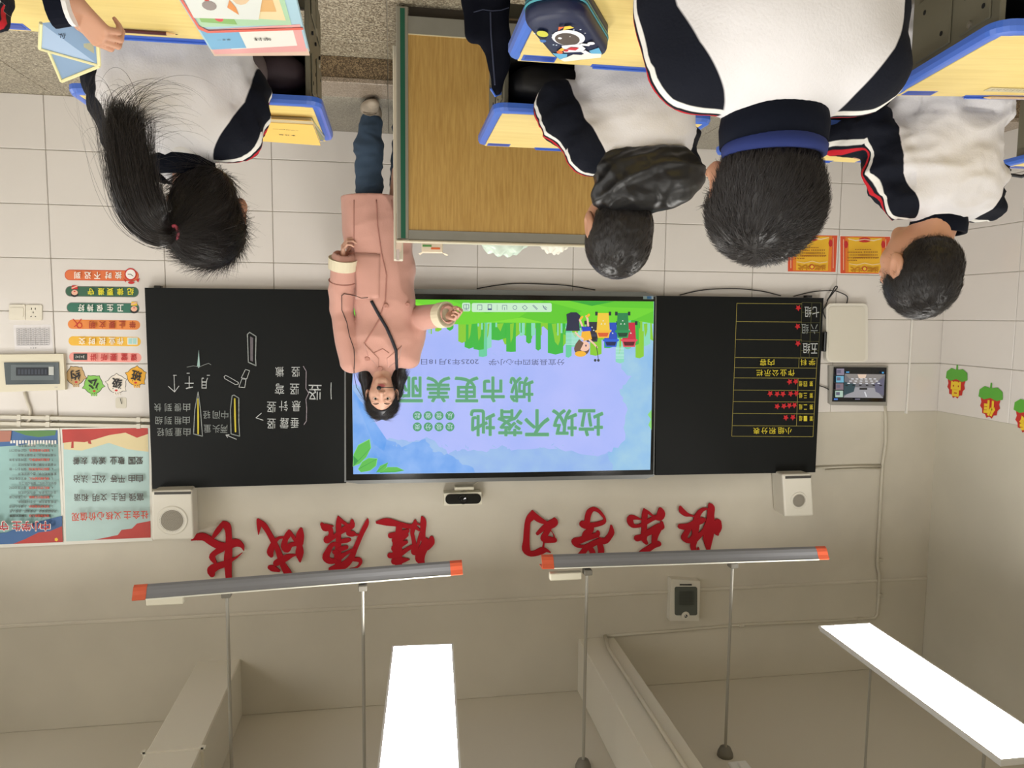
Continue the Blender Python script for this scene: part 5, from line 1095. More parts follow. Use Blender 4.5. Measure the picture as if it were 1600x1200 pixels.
blob('pencil_pouch', 'black soft pouch with a strap on the desk at the left edge', 'pouch', [((-2.12, 2.10, .68), (.06, .05, .03)), ((-2.2, 2.12, .69), (.07, .05, .035))], mat('black nylon', (16, 16, 20)), .006, seed=9, amp=.002)
ptube('bag_strap', 'thin black strap curving off the pouch at the left edge', 'strap', [(-2.06, 2.12, .69), (-2.03, 2.16, .705), (-2.0, 2.2, .69), (-1.985, 2.2, .665)], .006, mat('black nylon', (16, 16, 20)), 6)
# navy trousers-like garment hanging from the desk side
def hanging():
    o2 = [(768, 146), (783, 143), (787, 110), (800, 50), (806, -30), (724, -30), (725, 30), (728, 58), (732, 63), (753, 62), (758, 98), (764, 138)]
    pts = [W(x, y, 1.93) for x, y in o2]; c_ = Vector(pts[0]); t = thing('hanging_jacket', 'navy school jacket hanging from the side of the desk beside the lectern', 'jacket', c_)
    f = Field((-.34, 1.84, .2), (-.16, 2.02, .64), .005)
    def z(px, py): return W(px, py, 1.93)
    M = mat('navy cloth dark', (13, 16, 28), .85, bump=.3, bscale=120, spec=.15)
    A = z(775, 140); f.cone(A, z(778, 96), .012, .022, .02); f.cone(z(778, 100), z(772, 60), .024, .034, .02); f.cone(z(772, 60), z(768, 0), .034, .04, .02); f.cone(z(768, 0), z(768, -80), .04, .045, .02)
    f.cone(z(742, 52), z(744, 0), .022, .03, .015); f.cone(z(744, 0), z(750, -60), .03, .034, .02)
    V, Fq = f.mesh(); V[:, 1] = 1.93+(V[:, 1]-1.93)*.6; N = vnormals(V, Fq); V += N*folds(V, .005, 5, 40, (1, 1, .25))[:, None]
    npmesh('cloth', V-np.array(c_), Fq, [M], t); mm = mat('seam thread', (60, 66, 88), .8)
    b = MB(); b.tube([Vector(z(x, y))-c_+Vector((0, -.032, 0)) for x, y in ((738, 27), (752, 23), (766, 25), (780, 24), (792, 20))], .0012, mm, 5); b.tube([Vector(z(x, y))-c_+Vector((0, -.028, 0)) for x, y in ((764, 26), (765, 60), (768, 100), (771, 138))], .002, mm, 5); b.build('seam', None, t)
    b = MB(); b.tube([Vector(z(x, y))-c_+Vector((0, dy, 0)) for x, y, dy in ((765, 142, -.02), (774, 150, 0), (783, 145, .01), (784, 120, .02))], .003, M_blue, 6); b.build('hook', None, t)
hanging()
# ---------------------------------------------------------------- people
def skinmat(name, col, lip=(176, 96, 88)):
    M = mat(name, col, .5, bump=.05, bscale=160); nt = M.node_tree; b = nt.nodes['Principled BSDF']
    b.inputs['Subsurface Weight'].default_value = .12; b.inputs['Subsurface Radius'].default_value = (.01, .004, .002); b.inputs['Subsurface Scale'].default_value = .5
    a = nt.nodes.new('ShaderNodeAttribute'); a.attribute_name = 'lip'; mx = nt.nodes.new('ShaderNodeMix'); mx.data_type = 'RGBA'
    mx.inputs['A'].default_value = lin(col)+(1,); mx.inputs['B'].default_value = lin(lip)+(1,)
    nt.links.new(a.outputs['Fac'], mx.inputs['Factor']); nt.links.new(mx.outputs['Result'], b.inputs['Base Color']); return M
M_skin = skinmat('skin tan', (196, 146, 118)); M_skin2 = skinmat('skin fair', (212, 166, 144), (170, 88, 88))
M_hair = mat('black hair', (24, 21, 21), .42, var=.3, vscale=60, spec=.45); M_str = mat('hair strand', (40, 35, 34), .36, spec=.6); M_hair2 = mat('teacher hair', (20, 21, 30), .4, spec=.5)
def jacketmat(name, white=(222, 220, 222), navy=(13, 17, 29), red=(190, 32, 44)):
    M = mat(name, white, .82, bump=.35, bscale=260, spec=.2); nt = M.node_tree; b = nt.nodes['Principled BSDF']
    def at(n): a = nt.nodes.new('ShaderNodeAttribute'); a.attribute_name = n; return a.outputs['Fac']
    def stp(src, lo, w_=.0012):
        m_ = nt.nodes.new('ShaderNodeMapRange'); m_.inputs['From Min'].default_value = lo-w_; m_.inputs['From Max'].default_value = lo+w_; nt.links.new(src, m_.inputs['Value']); return m_.outputs[0]
    def mix(f, a, c_):
        x = nt.nodes.new('ShaderNodeMix'); x.data_type = 'RGBA'; nt.links.new(f, x.inputs['Factor'])
        for s, v in (('A', a), ('B', c_)):
            if isinstance(v, tuple): x.inputs[s].default_value = lin(v)+(1,)
            else: nt.links.new(v, x.inputs[s])
        return x.outputs['Result']
    st = at('stripe'); col = mix(stp(st, .0), navy, (232, 230, 224)); col = mix(stp(st, .013), col, navy); col = mix(stp(st, .022), col, red); col = mix(stp(st, .036), col, navy)
    nt.links.new(mix(stp(at('sleeve'), 0), white, col), b.inputs['Base Color']); return M
M_jk = jacketmat('school jacket cloth'); M_navy = mat('navy rib', (13, 17, 29), .85, bump=.3, bscale=200, stretch=(1, 1, .2), spec=.12); M_whp = mat('white piping', (226, 224, 222), .8); M_royal = mat('royal blue cloth', (20, 38, 100), .85, bump=.2, bscale=120)
M_trou = mat('navy trousers', (22, 26, 40), .85, bump=.2, bscale=100); M_shoe = mat('dark shoe', (40, 40, 46), .5); M_stool = mat('stool wood', (176, 140, 90), .5)

def frame(yaw, pitch=0., roll=0.):      # columns: right, forward, up of the part
    return np.array(Matrix.Rotation(yaw, 3, 'Z') @ Matrix.Rotation(pitch, 3, 'X') @ Matrix.Rotation(roll, 3, 'Y'))
def head_parts(c, R, s, vox=.0032, ears=True, nb=None):
    c = np.array(c, float); P = lambda x, y, z: c+R@(np.array((x, y, z))*s); RT_ = R.T
    f = Field(c-.155*s, c+.155*s, vox)
    E = lambda p, r, k=.01, op='add': f.ell(P(*p), np.array(r)*s, k*s, RT_, op)
    K = lambda a, b, ra, rb=None, k=.01, op='add': f.cone(P(*a), P(*b), ra*s, (ra if rb is None else rb)*s, k*s, op)
    E((0, -.012, .02), (.074, .09, .084), 0); E((0, .022, -.018), (.064, .068, .082), .03); E((0, .028, -.07), (.046, .05, .04), .03); K((-.012, .062, -.1), (.012, .062, -.1), .014, k=.02)
    for q in (-1, 1):
        E((q*.04, .052, -.032), (.022, .024, .022), .02); K((q*.012, .079, .017), (q*.044, .066, .02), .007, .006, .012)
        E((q*.031, .094, .0), (.017, .014, .011), .008, 'sub'); E((q*.031, .073, -.001), (.0145, .0125, .0115), .002)
        K((q*.018, .0835, .005), (q*.031, .0865, .0085), .0036, k=.003); K((q*.031, .0865, .0078), (q*.046, .076, .003), .0036, k=.003)
        K((q*.02, .083, -.009), (q*.044, .077, -.008), .0022, k=.003)
        if ears:
            Re = R@np.array(Matrix.Rotation(q*.35, 3, 'Z')); f.ell(P(q*.078, -.006, -.012), np.array((.010, .021, .034))*s, .006*s, Re.T); f.ell(P(q*.087, -.001, -.008), np.array((.006, .012, .02))*s, .004*s, Re.T, 'sub'); f.ell(P(q*.076, .004, -.038), np.array((.007, .009, .010))*s, .005*s, Re.T)
        E((q*.011, .088, -.037), (.0085, .009, .0075), .005); 
    K((0, .079, .01), (0, .098, -.03), .008, .0105, .008); E((0, .1, -.034), (.011, .009, .0085), .006)
    K((-.018, .079, -.0655), (.018, .079, -.0655), .0055, k=.005); K((-.015, .078, -.0745), (.015, .078, -.0745), .0062, k=.005); K((-.021, .0865, -.0698), (.021, .0865, -.0698), .0014, k=.002, op='sub')
    f.cone(P(0, -.02, -.05), (P(0, -.02, -.14) if nb is None else np.array(nb, float)), .047*s, .049*s, .03)
    V, Fq = f.mesh(); L = (V-c)@R/s
    lip = np.clip(1.3-np.sqrt((L[:, 0]/.022)**2+((L[:, 2]+.07)/.0105)**2)*1.1, 0, 1)*(L[:, 1] > .068); lip = np.clip(lip*2, 0, 1)
    return V, Fq, lip, P
def eyes(P, R, s, par, col=(40, 26, 20)):
    for q in (-1, 1):
        b = MB(); c_ = P(q*.031, .0745, -.001); fwd = R[:, 1]; up = R[:, 2]; rt = R[:, 0]
        def ring(r, d): return [tuple(c_+fwd*d*s+(rt*math.cos(a)+up*math.sin(a))*r*s) for a in [2*math.pi*k/14 for k in range(14)]]
        V = ring(.0128, .0)+ring(.0108, .0068)+ring(.0062, .0112); n = 14
        b.add(V, [(i*n+k, i*n+(k+1) % n, (i+1)*n+(k+1) % n, (i+1)*n+k) for i in range(2) for k in range(n)], mat('eye white', (226, 220, 214), .2))
        V = ring(.0062, .01125)+ring(.003, .0124); b.add(V, [(k, (k+1) % n, n+(k+1) % n, n+k) for k in range(n)], mat('iris', col, .1)); b.add(ring(.003, .0124), [tuple(range(n))], mat('pupil', (8, 8, 8), .05))
        b.build('eye', None, par, smooth=True)
        b = MB(); br = [P(q*x, y, z) for x, y, z in ((.014, .0875, .0225), (.024, .0865, .0265), (.034, .082, .0275), (.047, .071, .0235))]; b.tube(br, [.0022*s, .0026*s, .0022*s, .0008*s], M_hair, 6); b.build('eyebrow', None, par)
def hand_parts(w, d, n_, side, s=1., curl=.5, vox=.0024, thumb=.5):
    # w wrist point, d direction of the fingers, n_ palm normal (outwards from the palm), side +1 right hand
    w = np.array(w, float); d = np.array(d, float)/np.linalg.norm(d); n_ = np.array(n_, float); n_ = n_-d*(n_@d); n_ /= np.linalg.norm(n_); l = np.cross(d, n_)*side   # l points to the thumb side
    f = Field(w-.2*s, w+.2*s, vox); P = lambda a, b_, c_: w+(d*a+l*b_+n_*c_)*s
    f.cone(P(-.05, 0, 0), P(.01, 0, 0), .023*s, .024*s, .0)
    for i, (y, L) in enumerate(((.027, .092), (.009, .095), (-.009, .09), (-.025, .082))):
        f.cone(P(.008, y*.6, 0), P(L, y, -.002), .0155*s, .0105*s, .012*s)
    lens = ((.044, .026, .021), (.048, .03, .022), (.045, .028, .021), (.036, .021, .018))
    for i, (y, L) in enumerate(((.027, .092), (.009, .095), (-.009, .09), (-.025, .082))):
        p = P(L, y, -.002); a = 0.; sp = (y/.03)*.10
        for j, ln_ in enumerate(lens[i]):
            a += curl*(.75, 1.0, .7)[j]*(1+.06*i); dv = d*math.cos(a)+n_*math.sin(a)+l*sp*math.cos(a); dv /= np.linalg.norm(dv); q = p+dv*ln_*s
            r0 = (.0098, .0086, .0076)[j]*(.88 if i == 3 else 1); f.cone(p, q, r0*s, (r0-.0012)*s, .0025*s); p = q
    p0 = P(.018, .024, .006); p1 = P(.05, .048, .014+.012*thumb); p2 = p1+(d*.026+l*(.012-.02*thumb)+n_*.016*thumb)*s*1.15; p3 = p2+(d*.02+l*(.0-.018*thumb)+n_*.012*thumb)*s*1.1
    f.cone(p0, p1, .0165*s, .0115*s, .012*s); f.cone(p1, p2, .0105*s, .0095*s, .003*s); f.cone(p2, p3, .0092*s, .0078*s, .003*s)
    return f.mesh()
def body_mesh(name, parts, par, M):     # one mesh for the whole figure
    V, Fq = joinm([(a, b_) for a, b_, _ in parts]); lip = np.concatenate([np.zeros(len(a)) if l is None else l for a, b_, l in parts])
    return npmesh(name, V, Fq, [M], par, attrs={'lip': lip})
def hair_strands(V, Fq, flow, n, L, step=5, r0=.0005, seed=1, lift=.25, mask=None, jit=.25):
    r = np.random.RandomState(seed); a, c_ = V[Fq[:, 0]], V[Fq[:, 2]]; ar = np.linalg.norm(np.cross(c_-a, V[Fq[:, 3]]-V[Fq[:, 1]]), axis=1)
    cen = V[Fq].mean(1)
    if mask is not None: ar = ar*mask(cen)
    idx = r.choice(len(Fq), n, p=ar/ar.sum()); N = vnormals(V, Fq)
    wts = r.dirichlet((1, 1, 1, 1), n); p = (V[Fq[idx]]*wts[:, :, None]).sum(1); nn = N[Fq[idx, 0]]; path = [p-nn*.001]; ln = L*r.uniform(.6, 1.25, n)[:, None]
    j = r.normal(size=(n, 3))*jit
    for k in range(1, step):
        d = flow(p)+j; d = d-nn*(d*nn).sum(1)[:, None]*(1 if k < step else .5); d /= np.linalg.norm(d, axis=1)[:, None]+1e-9; d = d*(1-lift)+nn*lift; d /= np.linalg.norm(d, axis=1)[:, None]
        p = p+d*ln/(step-1); path.append(p)
    return tubes(np.stack(path, 1), nn, r0)
def short_hair(c, R, s, par, seed, n=5000, L=.022, off=.007, crown=(0.01, -.06, .075), nape=-.055, lift=.1):
    c = np.array(c, float); P = lambda x, y, z: c+R@(np.array((x, y, z))*s)
    f = Field(c-.13*s, c+.13*s, .0042)
    f.ell(P(0, -.014, .024), np.array((.0745+off, .091+off, .084+off))*s, 0, R.T)
    f.ell(P(0, -.035, -.02), np.array((.070, .070, .062))*s, .02, R.T); f.ell(P(0, -.030, -.046), np.array((.056, .052, .046))*s, .02, R.T)
    f.ell(P(0, .085, -.055), np.array((.075, .075, .1))*s, .008, R.T, 'sub')           # face
    for q in (-1, 1): f.ell(P(q*.088, .012, -.035), np.array((.03, .035, .055))*s, .006, R.T, 'sub')
    f.ell(P(0, .02, -.12), np.array((.12, .1, .05))*s, .01, R.T, 'sub')
    V, Fq = f.mesh(); cr = P(*crown); up = R[:, 2]; rt = R[:, 0]
    def flow(p):
        d = p-cr; d /= np.linalg.norm(d, axis=1)[:, None]+1e-9; sw = np.cross(d, up); return d+.45*sw+np.array((0, 0, -.35))
    N = vnormals(V, Fq); V2 = V+N*(folds(V, .0016, seed, 260))[:, None]
    S_ = hair_strands(V, Fq, flow, n, L, 4, .00055, seed, lift, mask=lambda q: (((q-c)@R)[:, 2] > -.085*s)*1.+.02)
    A = joinm([(V2, Fq), S_]); mi = np.concatenate([np.zeros(len(Fq)), np.ones(len(S_[1]))])
    return npmesh('hair', A[0], A[1], [M_hair, M_str], par, mi=mi)
def ringband(c, R, rx, ry, z0, z1, th, M, name, par, n=40, flare=0., tilt=0., gap=None):
    b = MB(); V = []; A = [2*math.pi*k/n for k in range(n)]
    prof = [(0, z0), (th, z0), (th+flare, (z0+z1)/2), (th*.8+flare, z1), (flare*.8-.001, z1), (0, (z0+z1)/2)]
    for (o, z) in prof:
        for a in A: V.append(c+R@np.array(((rx+o)*math.cos(a), (ry+o)*math.sin(a), z+tilt*math.sin(a))))
    m_ = len(prof); b.add(V, [(i*n+k, i*n+(k+1) % n, ((i+1) % m_)*n+(k+1) % n, ((i+1) % m_)*n+k) for i in range(m_) for k in range(n)], M)
    o = b.build(name, None, par, smooth=True); return o
def arm_attr(V, arms, zs, o, R, rag=0.):
    """sleeve: > 0 on the dark sleeves; stripe: distance across the outer seam line"""
    L = (V-np.array((o[0], o[1], 0)))@R; sl = np.full(len(V), -1.); stp = np.full(len(V), -1.)
    h = L[:, 2]-zs; w_ = np.interp(h, [-.3, -.12, -.07, -.02, .03, .07], [.158, .156, .148, .122, .085, .06]); d_r = np.abs(L[:, 0])-w_-rag
    best = np.full(len(V), 9.); tors = np.sqrt((L[:, 0]/.15)**2+(L[:, 1]/.12)**2)
    for side, pts in arms:
        for (a, b_) in zip(pts[:-1], pts[1:]):
            a = np.array(a); b_ = np.array(b_); ab = b_-a; t_ = np.clip(((V-a)@ab)/(ab@ab), 0, 1); q = a+t_[:, None]*ab; v = V-q; dist = np.linalg.norm(v, axis=1)
            out = R@np.array((side*.9, 0, .75)); ax = ab/np.linalg.norm(ab); out = out-ax*(out@ax); out /= np.linalg.norm(out)+1e-9; fw = np.cross(ax, out)
            if fw@(R@np.array((0, 1., 0)))+(.3 if ax[2] < 0 else 0)*0 < 0: fw = -fw
            s_ = v@fw+.017; mk = (dist < best) & (((V-np.array((o[0], o[1], 0)))@R)[:, 0]*side > -.02); stp[mk] = np.where((v@out)[mk] > 0, s_[mk], -1.); best[mk] = dist[mk]
    sl = np.maximum(d_r, np.where(best < .075, np.where(L[:, 1] > .17, .02, -1.), -1.))
    return sl, stp
def seated(label, o, rot, zs, head, hyaw, hpitch, arms, seed, hs=.92, collar=True, back=1., hroll=0., sleeve_r=1., rag=0., fold=.004, foldst=(1, 1, 2.2), lean=.03, hair=True, hand_dirs=None, shw=.13, curl=.45, hsz=.74, depth=1., stoolz=.36, M=None, legs=True):
    """a child sitting on a stool; o = torso axis on the floor, zs = shoulder height"""
    R = frame(rot); O = np.array((o[0], o[1], 0.)); G = lambda x, y, z: O+R@np.array((x, y, z))
    t = thing('person', label, 'person', (o[0], o[1], 0), 0, 'pupils at their desks'); t.rotation_euler = (0, 0, 0)
    par = t; off = -O
    HR = frame(rot+hyaw, hpitch, hroll); parts = []
    nb = G(0, lean, zs+.03); Vh, Fh, lip, PH = head_parts(head, HR, hs, nb=nb)
    parts.append((Vh, Fh, lip))
    f = Field((o[0]-.33, o[1]-.2, stoolz-.02), (o[0]+.33, o[1]+.45, zs+.16), .009)
    f.cone(G(0, 0, stoolz+.12), G(0, lean+.01, zs-.09), .06, .06, .02); f.cone(nb-np.array((0, 0, .02)), np.array(head)+HR@np.array((0, -.02, -.06))*hs, .042, .04, .02)
    full = []; fulla = []
    for side, el, wr in arms:
        sh = G(side*shw, lean, zs-.015); f.cone(G(0, lean, zs-.04), sh, .05, .035, .02); f.cone(sh, el, .033, .028, .01); f.cone(el, wr, .026, .019, .01); full.append((side, [sh, np.array(el), np.array(wr)])); fulla.append((side, [G(side*.045, lean, zs+.035), sh, np.array(el), np.array(wr)]))
    parts.append((*f.mesh(), None))
    for i, (side, el, wr) in enumerate(arms):
        d = np.array(wr)-np.array(el); d /= np.linalg.norm(d); dd = d.copy(); dd[2] *= .2
        if hand_dirs and hand_dirs[i] is not None: dd = np.array(hand_dirs[i][0], float); nn = hand_dirs[i][1]
        else: nn = (0, 0, -1)
        parts.append((*hand_parts(np.array(wr)+d*.012, dd, nn, side, hsz, curl), None))
    parts = [(a+off, b_, l) for a, b_, l in parts]
    body = body_mesh('body', parts, par, M_skin); PE = lambda *a: PH(*a)+off; eyes(PE, HR, hs, par)
    # jacket
    f = Field((o[0]-.36, o[1]-.24, stoolz+.02), (o[0]+.36, o[1]+.42, zs+.12), .008)
    f.ell(G(0, lean, zs-.12), np.array((.142*back, .1*depth, .17)), .0, R.T); f.ell(G(0, lean*.6, zs-.28), np.array((.146*back, .105*depth, .15)), .05, R.T); f.ell(G(0, .0, stoolz+.1), np.array((.15*back, .115*depth, .1)), .05, R.T)
    f.ell(G(0, lean-.015, zs-.05), np.array((.12, .075, .075)), .05, R.T); f.cone(G(-shw*.75, lean, zs-.01), G(shw*.75, lean, zs-.01), .044, k=.05); f.cone(G(0, lean, zs), G(0, lean+.005, zs+.045), .058, .052, .03)
    for side, pts in full:
        sr = sleeve_r; f.cone(pts[0], (pts[0]+pts[1])/2, .054*sr, .058*sr, .045); f.cone((pts[0]+pts[1])/2, pts[1], .058*sr, .053*sr, .02); f.cone(pts[1], pts[2], .052*sr, .034, .02)
    V, Fq = f.mesh(); V0 = V.copy(); N = vnormals(V, Fq); Lz = (V-O)@R
    amp = fold*(.55+.6*(np.abs(Lz[:, 0]) > .13)+.5*(Lz[:, 2] < zs-.2)); V = V+N*((folds(V@R, 1., seed, 24, foldst)-.5)*amp+(folds(V@R, 1, seed+5, 60, foldst)-.5)*amp*.25)[:, None]
    sl = arm_attr(V0, fulla, zs, o, R, rag)[0]; stp = arm_attr(V0*.5+V*.5, fulla, zs, o, R, rag)[1]; npmesh('jacket', V+off, Fq, [M or M_jk], par, attrs={'sleeve': sl, 'stripe': stp})
    for side, pts in full:
        d = (pts[2]-pts[1])/np.linalg.norm(pts[2]-pts[1]); b = MB(); b.tube([pts[2]-d*.012+off, pts[2]+d*.012+off], (.036, .031), M_navy, 18); b.tube([pts[2]+d*.01+off, pts[2]+d*.016+off], .032, M_whp, 18); b.build('cuff', None, par, smooth=False)
    if collar:
        c_ = G(0, lean+.004, zs+.034)+off; ringband(c_, R, .064, .058, -.010, .010, .007, M_whp, 'collar_piping', par, tilt=.004); ringband(c_, R, .058, .052, .004, .052, .009, M_navy, 'collar', par, flare=.004, tilt=.004)
    if legs:
        f = Field((o[0]-.3, o[1]-.3, .02), (o[0]+.3, o[1]+.5, stoolz+.2), .012)
        for q in (-1, 1): f.cone(G(q*.07, 0, stoolz+.075), G(q*.1, .3, stoolz+.07), .075, .058, .03); f.cone(G(q*.1, .3, stoolz+.07), G(q*.1, .27, .08), .056, .042, .02)
        V, Fq = f.mesh(); npmesh('trousers', V+off, Fq, [M_trou], par)
        for q in (-1, 1):
            f = Field(G(q*.1, .3, 0)-.16, G(q*.1, .3, 0)+.16, .008); f.ell(G(q*.1, .31, .035), (.04, .1, .032), 0, R.T); f.ell(G(q*.1, .26, .055), (.036, .045, .05), .02, R.T); V, Fq = f.mesh(); V[:, 2] = np.maximum(V[:, 2], .004); npmesh('shoe', V+off, Fq, [M_shoe], par)
    if hair: short_hair(np.array(head)+off, HR, hs, par, seed, **(hair if isinstance(hair, dict) else {}))
    st = thing('stool', '', 'stool', (o[0], o[1]-.005, 0), rot); b = MB(); b.box((-.16, -.12, stoolz-.025), (.16, .12, stoolz), M_stool, bev=.006); b.build('seat', None, st)
    for sx in (-1, 1):
        for sy in (-1, 1): b = MB(); b.tube([(sx*.12, sy*.09, stoolz-.025), (sx*.135, sy*.1, 0)], .012, M_met, 8); b.build('leg', None, st)
    nest(t, (('cuff', 'jacket'), ('collar_piping', 'jacket'), ('collar', 'jacket'), ('eyebrow', 'body'), ('eye', 'body')))
    st['label'] = 'low wooden stool under the %s' % ' '.join(label.split(',')[0].split()[:9]); st['group'] = 'stools'
    return t, G, R, PH, HR, off
A_ = np.array
# boy with glasses, nearest
C, G, R, PH, HR, off = seated('nearest boy seen from behind, with glasses and a royal blue inner collar', (-.495, .90), .12, .862, (-.505, .965, 1.0), .17, -.14, [(1, A_((-.362, .97, .70)), A_((-.42, 1.17, .685))), (-1, A_((-.640, .97, .70)), A_((-.58, 1.19, .685)))], 11, hs=.85, hair=dict(n=13000, L=.020, lift=.17), sleeve_r=.92, fold=.003, shw=.120, back=.95, stoolz=.33)
ringband(G(0, .03, .936)+off, R, .054, .050, .004, .026, .008, M_royal, 'inner_collar', C, flare=.006)
b = MB(); gm = mat('glasses frame', (20, 20, 24), .3)
for q in (-1, 1): b.tube([PH(q*.081, -.02, -.012)+off, PH(q*.084, .005, .003)+off, PH(q*.079, .06, .006)+off, PH(q*.072, .098, .005)+off], .0018, gm, 6)
for q in (-1, 1):
    b.tube([PH(q*.036+.03*math.cos(a), .1-.006*abs(math.cos(a)), .0+.019*math.sin(a))+off for a in [2*math.pi*k/18 for k in range(19)]], .002, mat('red glasses rim', (176, 30, 44), .25), 6)
b.tube([PH(-.007, .1, .003)+off, PH(.007, .1, .003)+off], .0018, gm, 6); b.build('glasses', None, C, smooth=True)
# boy in the black hood
B, G, R, PH, HR, off = seated('boy with a black hood lying on his back, seen from behind', (-.572, 1.70), -.22, .80, (-.540, 1.755, .968), .1, -.2, [(1, A_((-.388, 1.76, .675)), A_((-.42, 1.93, .685))), (-1, A_((-.70, 1.84, .68)), A_((-.66, 2.0, .685)))], 23, hs=.97, hair=dict(n=5000, L=.016, lift=.06), collar=False, fold=.008, shw=.128, sleeve_r=1.02, back=1.0, stoolz=.33)
M_hood = mat('black hood nylon', (15, 15, 17), .38, bump=.2, bscale=30)
f = Field((-.78, 1.5, .68), (-.36, 1.9, 1.0), .005); c_ = A_((-.585, 1.665, .853)); f.ell(c_, (.125, .075, .07), 0, frame(-.2, 0, .12).T); f.ell(c_+A_((.035, .03, .04)), (.09, .075, .04), .03, frame(-.2).T); f.ell(c_+A_((-.045, .0, .0)), (.08, .06, .065), .03, None); f.ell(c_+A_((.075, .03, -.04)), (.06, .05, .03), .03)
f.ell((-.537, 1.755, .98), (.078, .09, .09), .006, None, 'sub')
V, Fq = f.mesh(); N = vnormals(V, Fq); V += N*((folds(V, 1, 8, 30, (1, 1, 2))-.5)*.007+(folds(V, 1, 3, 70, (1, 1, 1.5))-.5)*.002)[:, None]; npmesh('hood', V+off, Fq, [M_hood], B)
# boy in profile
Dd, G, R, PH, HR, off = seated('boy at the left turned sideways, ear and cheek visible', (-1.415, 1.725), .0, .865, (-1.365, 1.76, 1.05), -.18, -.06, [(1, A_((-1.23, 1.76, .70)), A_((-1.165, 1.93, .69))), (-1, A_((-1.58, 1.86, .69)), A_((-1.44, 2.02, .685)))], 37, rag=.012, hs=1.04, hair=dict(n=6000, L=.022, crown=(0, -.07, .07), lift=.12), fold=.014, foldst=(1.1, 1, 2.6), shw=.130, back=1.12, sleeve_r=1.0, stoolz=.33)
# girl with the long ponytail
Aa, G, R, PH, HR, off = seated('girl seen from behind with a long loose black ponytail over her right side', (.455, 1.70), .1, .80, (.408, 1.755, .962), -.25, -.12, [(-1, A_((.322, 1.77, .68)), A_((.38, 1.95, .685))), (1, A_((.615, 1.80, .675)), A_((.57, 1.96, .685)))], 41, hs=.95, hair=False, fold=.010, foldst=(1.6, 1, 1.3), shw=.122, back=1.08, sleeve_r=.9, stoolz=.33)
hc = A_((.408, 1.755, .962)); s = .95; f = Field(hc-.15, hc+.15, .0042); PX = lambda x, y, z: hc+HR@(A_((x, y, z))*s)
f.ell(PX(0, -.016, .022), A_((.084, .1, .094))*s, 0, HR.T); f.ell(PX(0, -.05, -.03), A_((.07, .055, .06))*s, .02, HR.T); f.ell(PX(0, -.035, -.07), A_((.06, .05, .045))*s, .02, HR.T); f.ell(PX(0, .09, -.05), A_((.075, .075, .105))*s, .008, HR.T, 'sub')
for q in (-1, 1): f.ell(PX(q*.09, .0, -.04), A_((.032, .03, .04))*s, .006, HR.T, 'sub')
V, Fq = f.mesh(); knot = A_((.447, 1.652, 1.008))
def flow(p): d = knot-p; return d/(np.linalg.norm(d, axis=1)[:, None]+.02)
S1 = hair_strands(V, Fq, flow, 5000, .07, 6, .0006, 5, .03, jit=.12); S2 = hair_strands(V, Fq, lambda p: flow(p)*-1+A_((0, 0, .2)), 110, .06, 6, .00035, 6, .3, jit=.6)
rs = np.random.RandomState(12); sp = A_([(.447, 1.652, 1.008), (.468, 1.620, 1.012), (.492, 1.60, .985), (.507, 1.59, .93), (.512, 1.59, .87), (.515, 1.585, .82), (.515, 1.585, .79), (.505, 1.58, .765)])
tt = np.linspace(0, len(sp)-1, 26); core = A_([np.interp(tt, range(len(sp)), sp[:, i]) for i in range(3)]).T
for _ in range(3): core[1:-1] = (core[:-2]+2*core[1:-1]+core[2:])/4
def bundle(n, w0, w1, wav, seed, r0, ext=0., wx=0.):
    r = np.random.RandomState(seed); a = r.uniform(0, 2*math.pi, n); q = np.sqrt(r.uniform(0, 1, n)); L = len(core); ln = r.uniform(.62, 1.0+ext, n)**.8
    out = np.zeros((n, L, 3)); wd = np.interp(np.linspace(0, 1, L), [0, .1, .3, .7, 1], [.012, w0*.7, w0, w1, w1*.9])
    sid = np.gradient(core, axis=0); sid /= np.linalg.norm(sid, axis=1)[:, None]; vx = np.cross(sid, (0, 1., 0)); vx /= np.linalg.norm(vx, axis=1)[:, None]+1e-9
    ph = r.uniform(0, 6, n)
    for i in range(L):
        u = i/(L-1)*ln; ci = A_([np.interp(u, np.linspace(0, 1, L), core[:, k]) for k in range(3)]).T
        vxi = A_([np.interp(u, np.linspace(0, 1, L), vx[:, k]) for k in range(3)]).T; wi = np.interp(u, np.linspace(0, 1, L), wd)
        out[:, i] = ci+vxi*(np.cos(a)*q*wi+wav*np.sin(u*7+ph)*u+wx*(u**3)*np.sin(ph*1.7))[:, None]+A_((0, 1., 0))*(np.sin(a)*q*wi*.5)[:, None]
    return tubes(out, np.tile((0, 1., 0), (n, 1)), r0)
T1 = bundle(1100, .042, .034, .004, 1, .0014); T2 = bundle(900, .046, .046, .012, 2, .0008, 0, .04); T3 = bundle(110, .058, .062, .02, 3, .0004, 0, .09)
# curling ends swept across the back
r = np.random.RandomState(4); n = 150; L = 16; out = np.zeros((n, L, 3)); st_ = rs.uniform(.45, .9, n)
for i in range(n):
    j = st_[i]*25; b0 = A_([np.interp(j, range(26), core[:, k]) for k in range(3)])+A_((r.uniform(-.03, .03), r.uniform(-.02, .005), 0)); R0 = r.uniform(.025, .1); sw = r.uniform(.9, 2.6); q3 = r.uniform(-.025, .025); 
    for k in range(L): a = k/(L-1)*r.uniform(1.0, 2.2) if k == 0 else a+(sw/(L-1)); out[i, k] = b0+A_((-(1-math.cos(a))*R0*.9*(1 if i % 5 else -.4), -.004*k/L, -math.sin(a)*R0*.8+q3*(k/L)**2))
T4 = tubes(out, np.tile((0, 1., 0), (n, 1)), .0006)
Aall = joinm([(V, Fq), S1, S2, T1, T2, T3, T4]); nm = [len(Fq)]+[len(x[1]) for x in (S1, S2, T1, T2, T3, T4)]
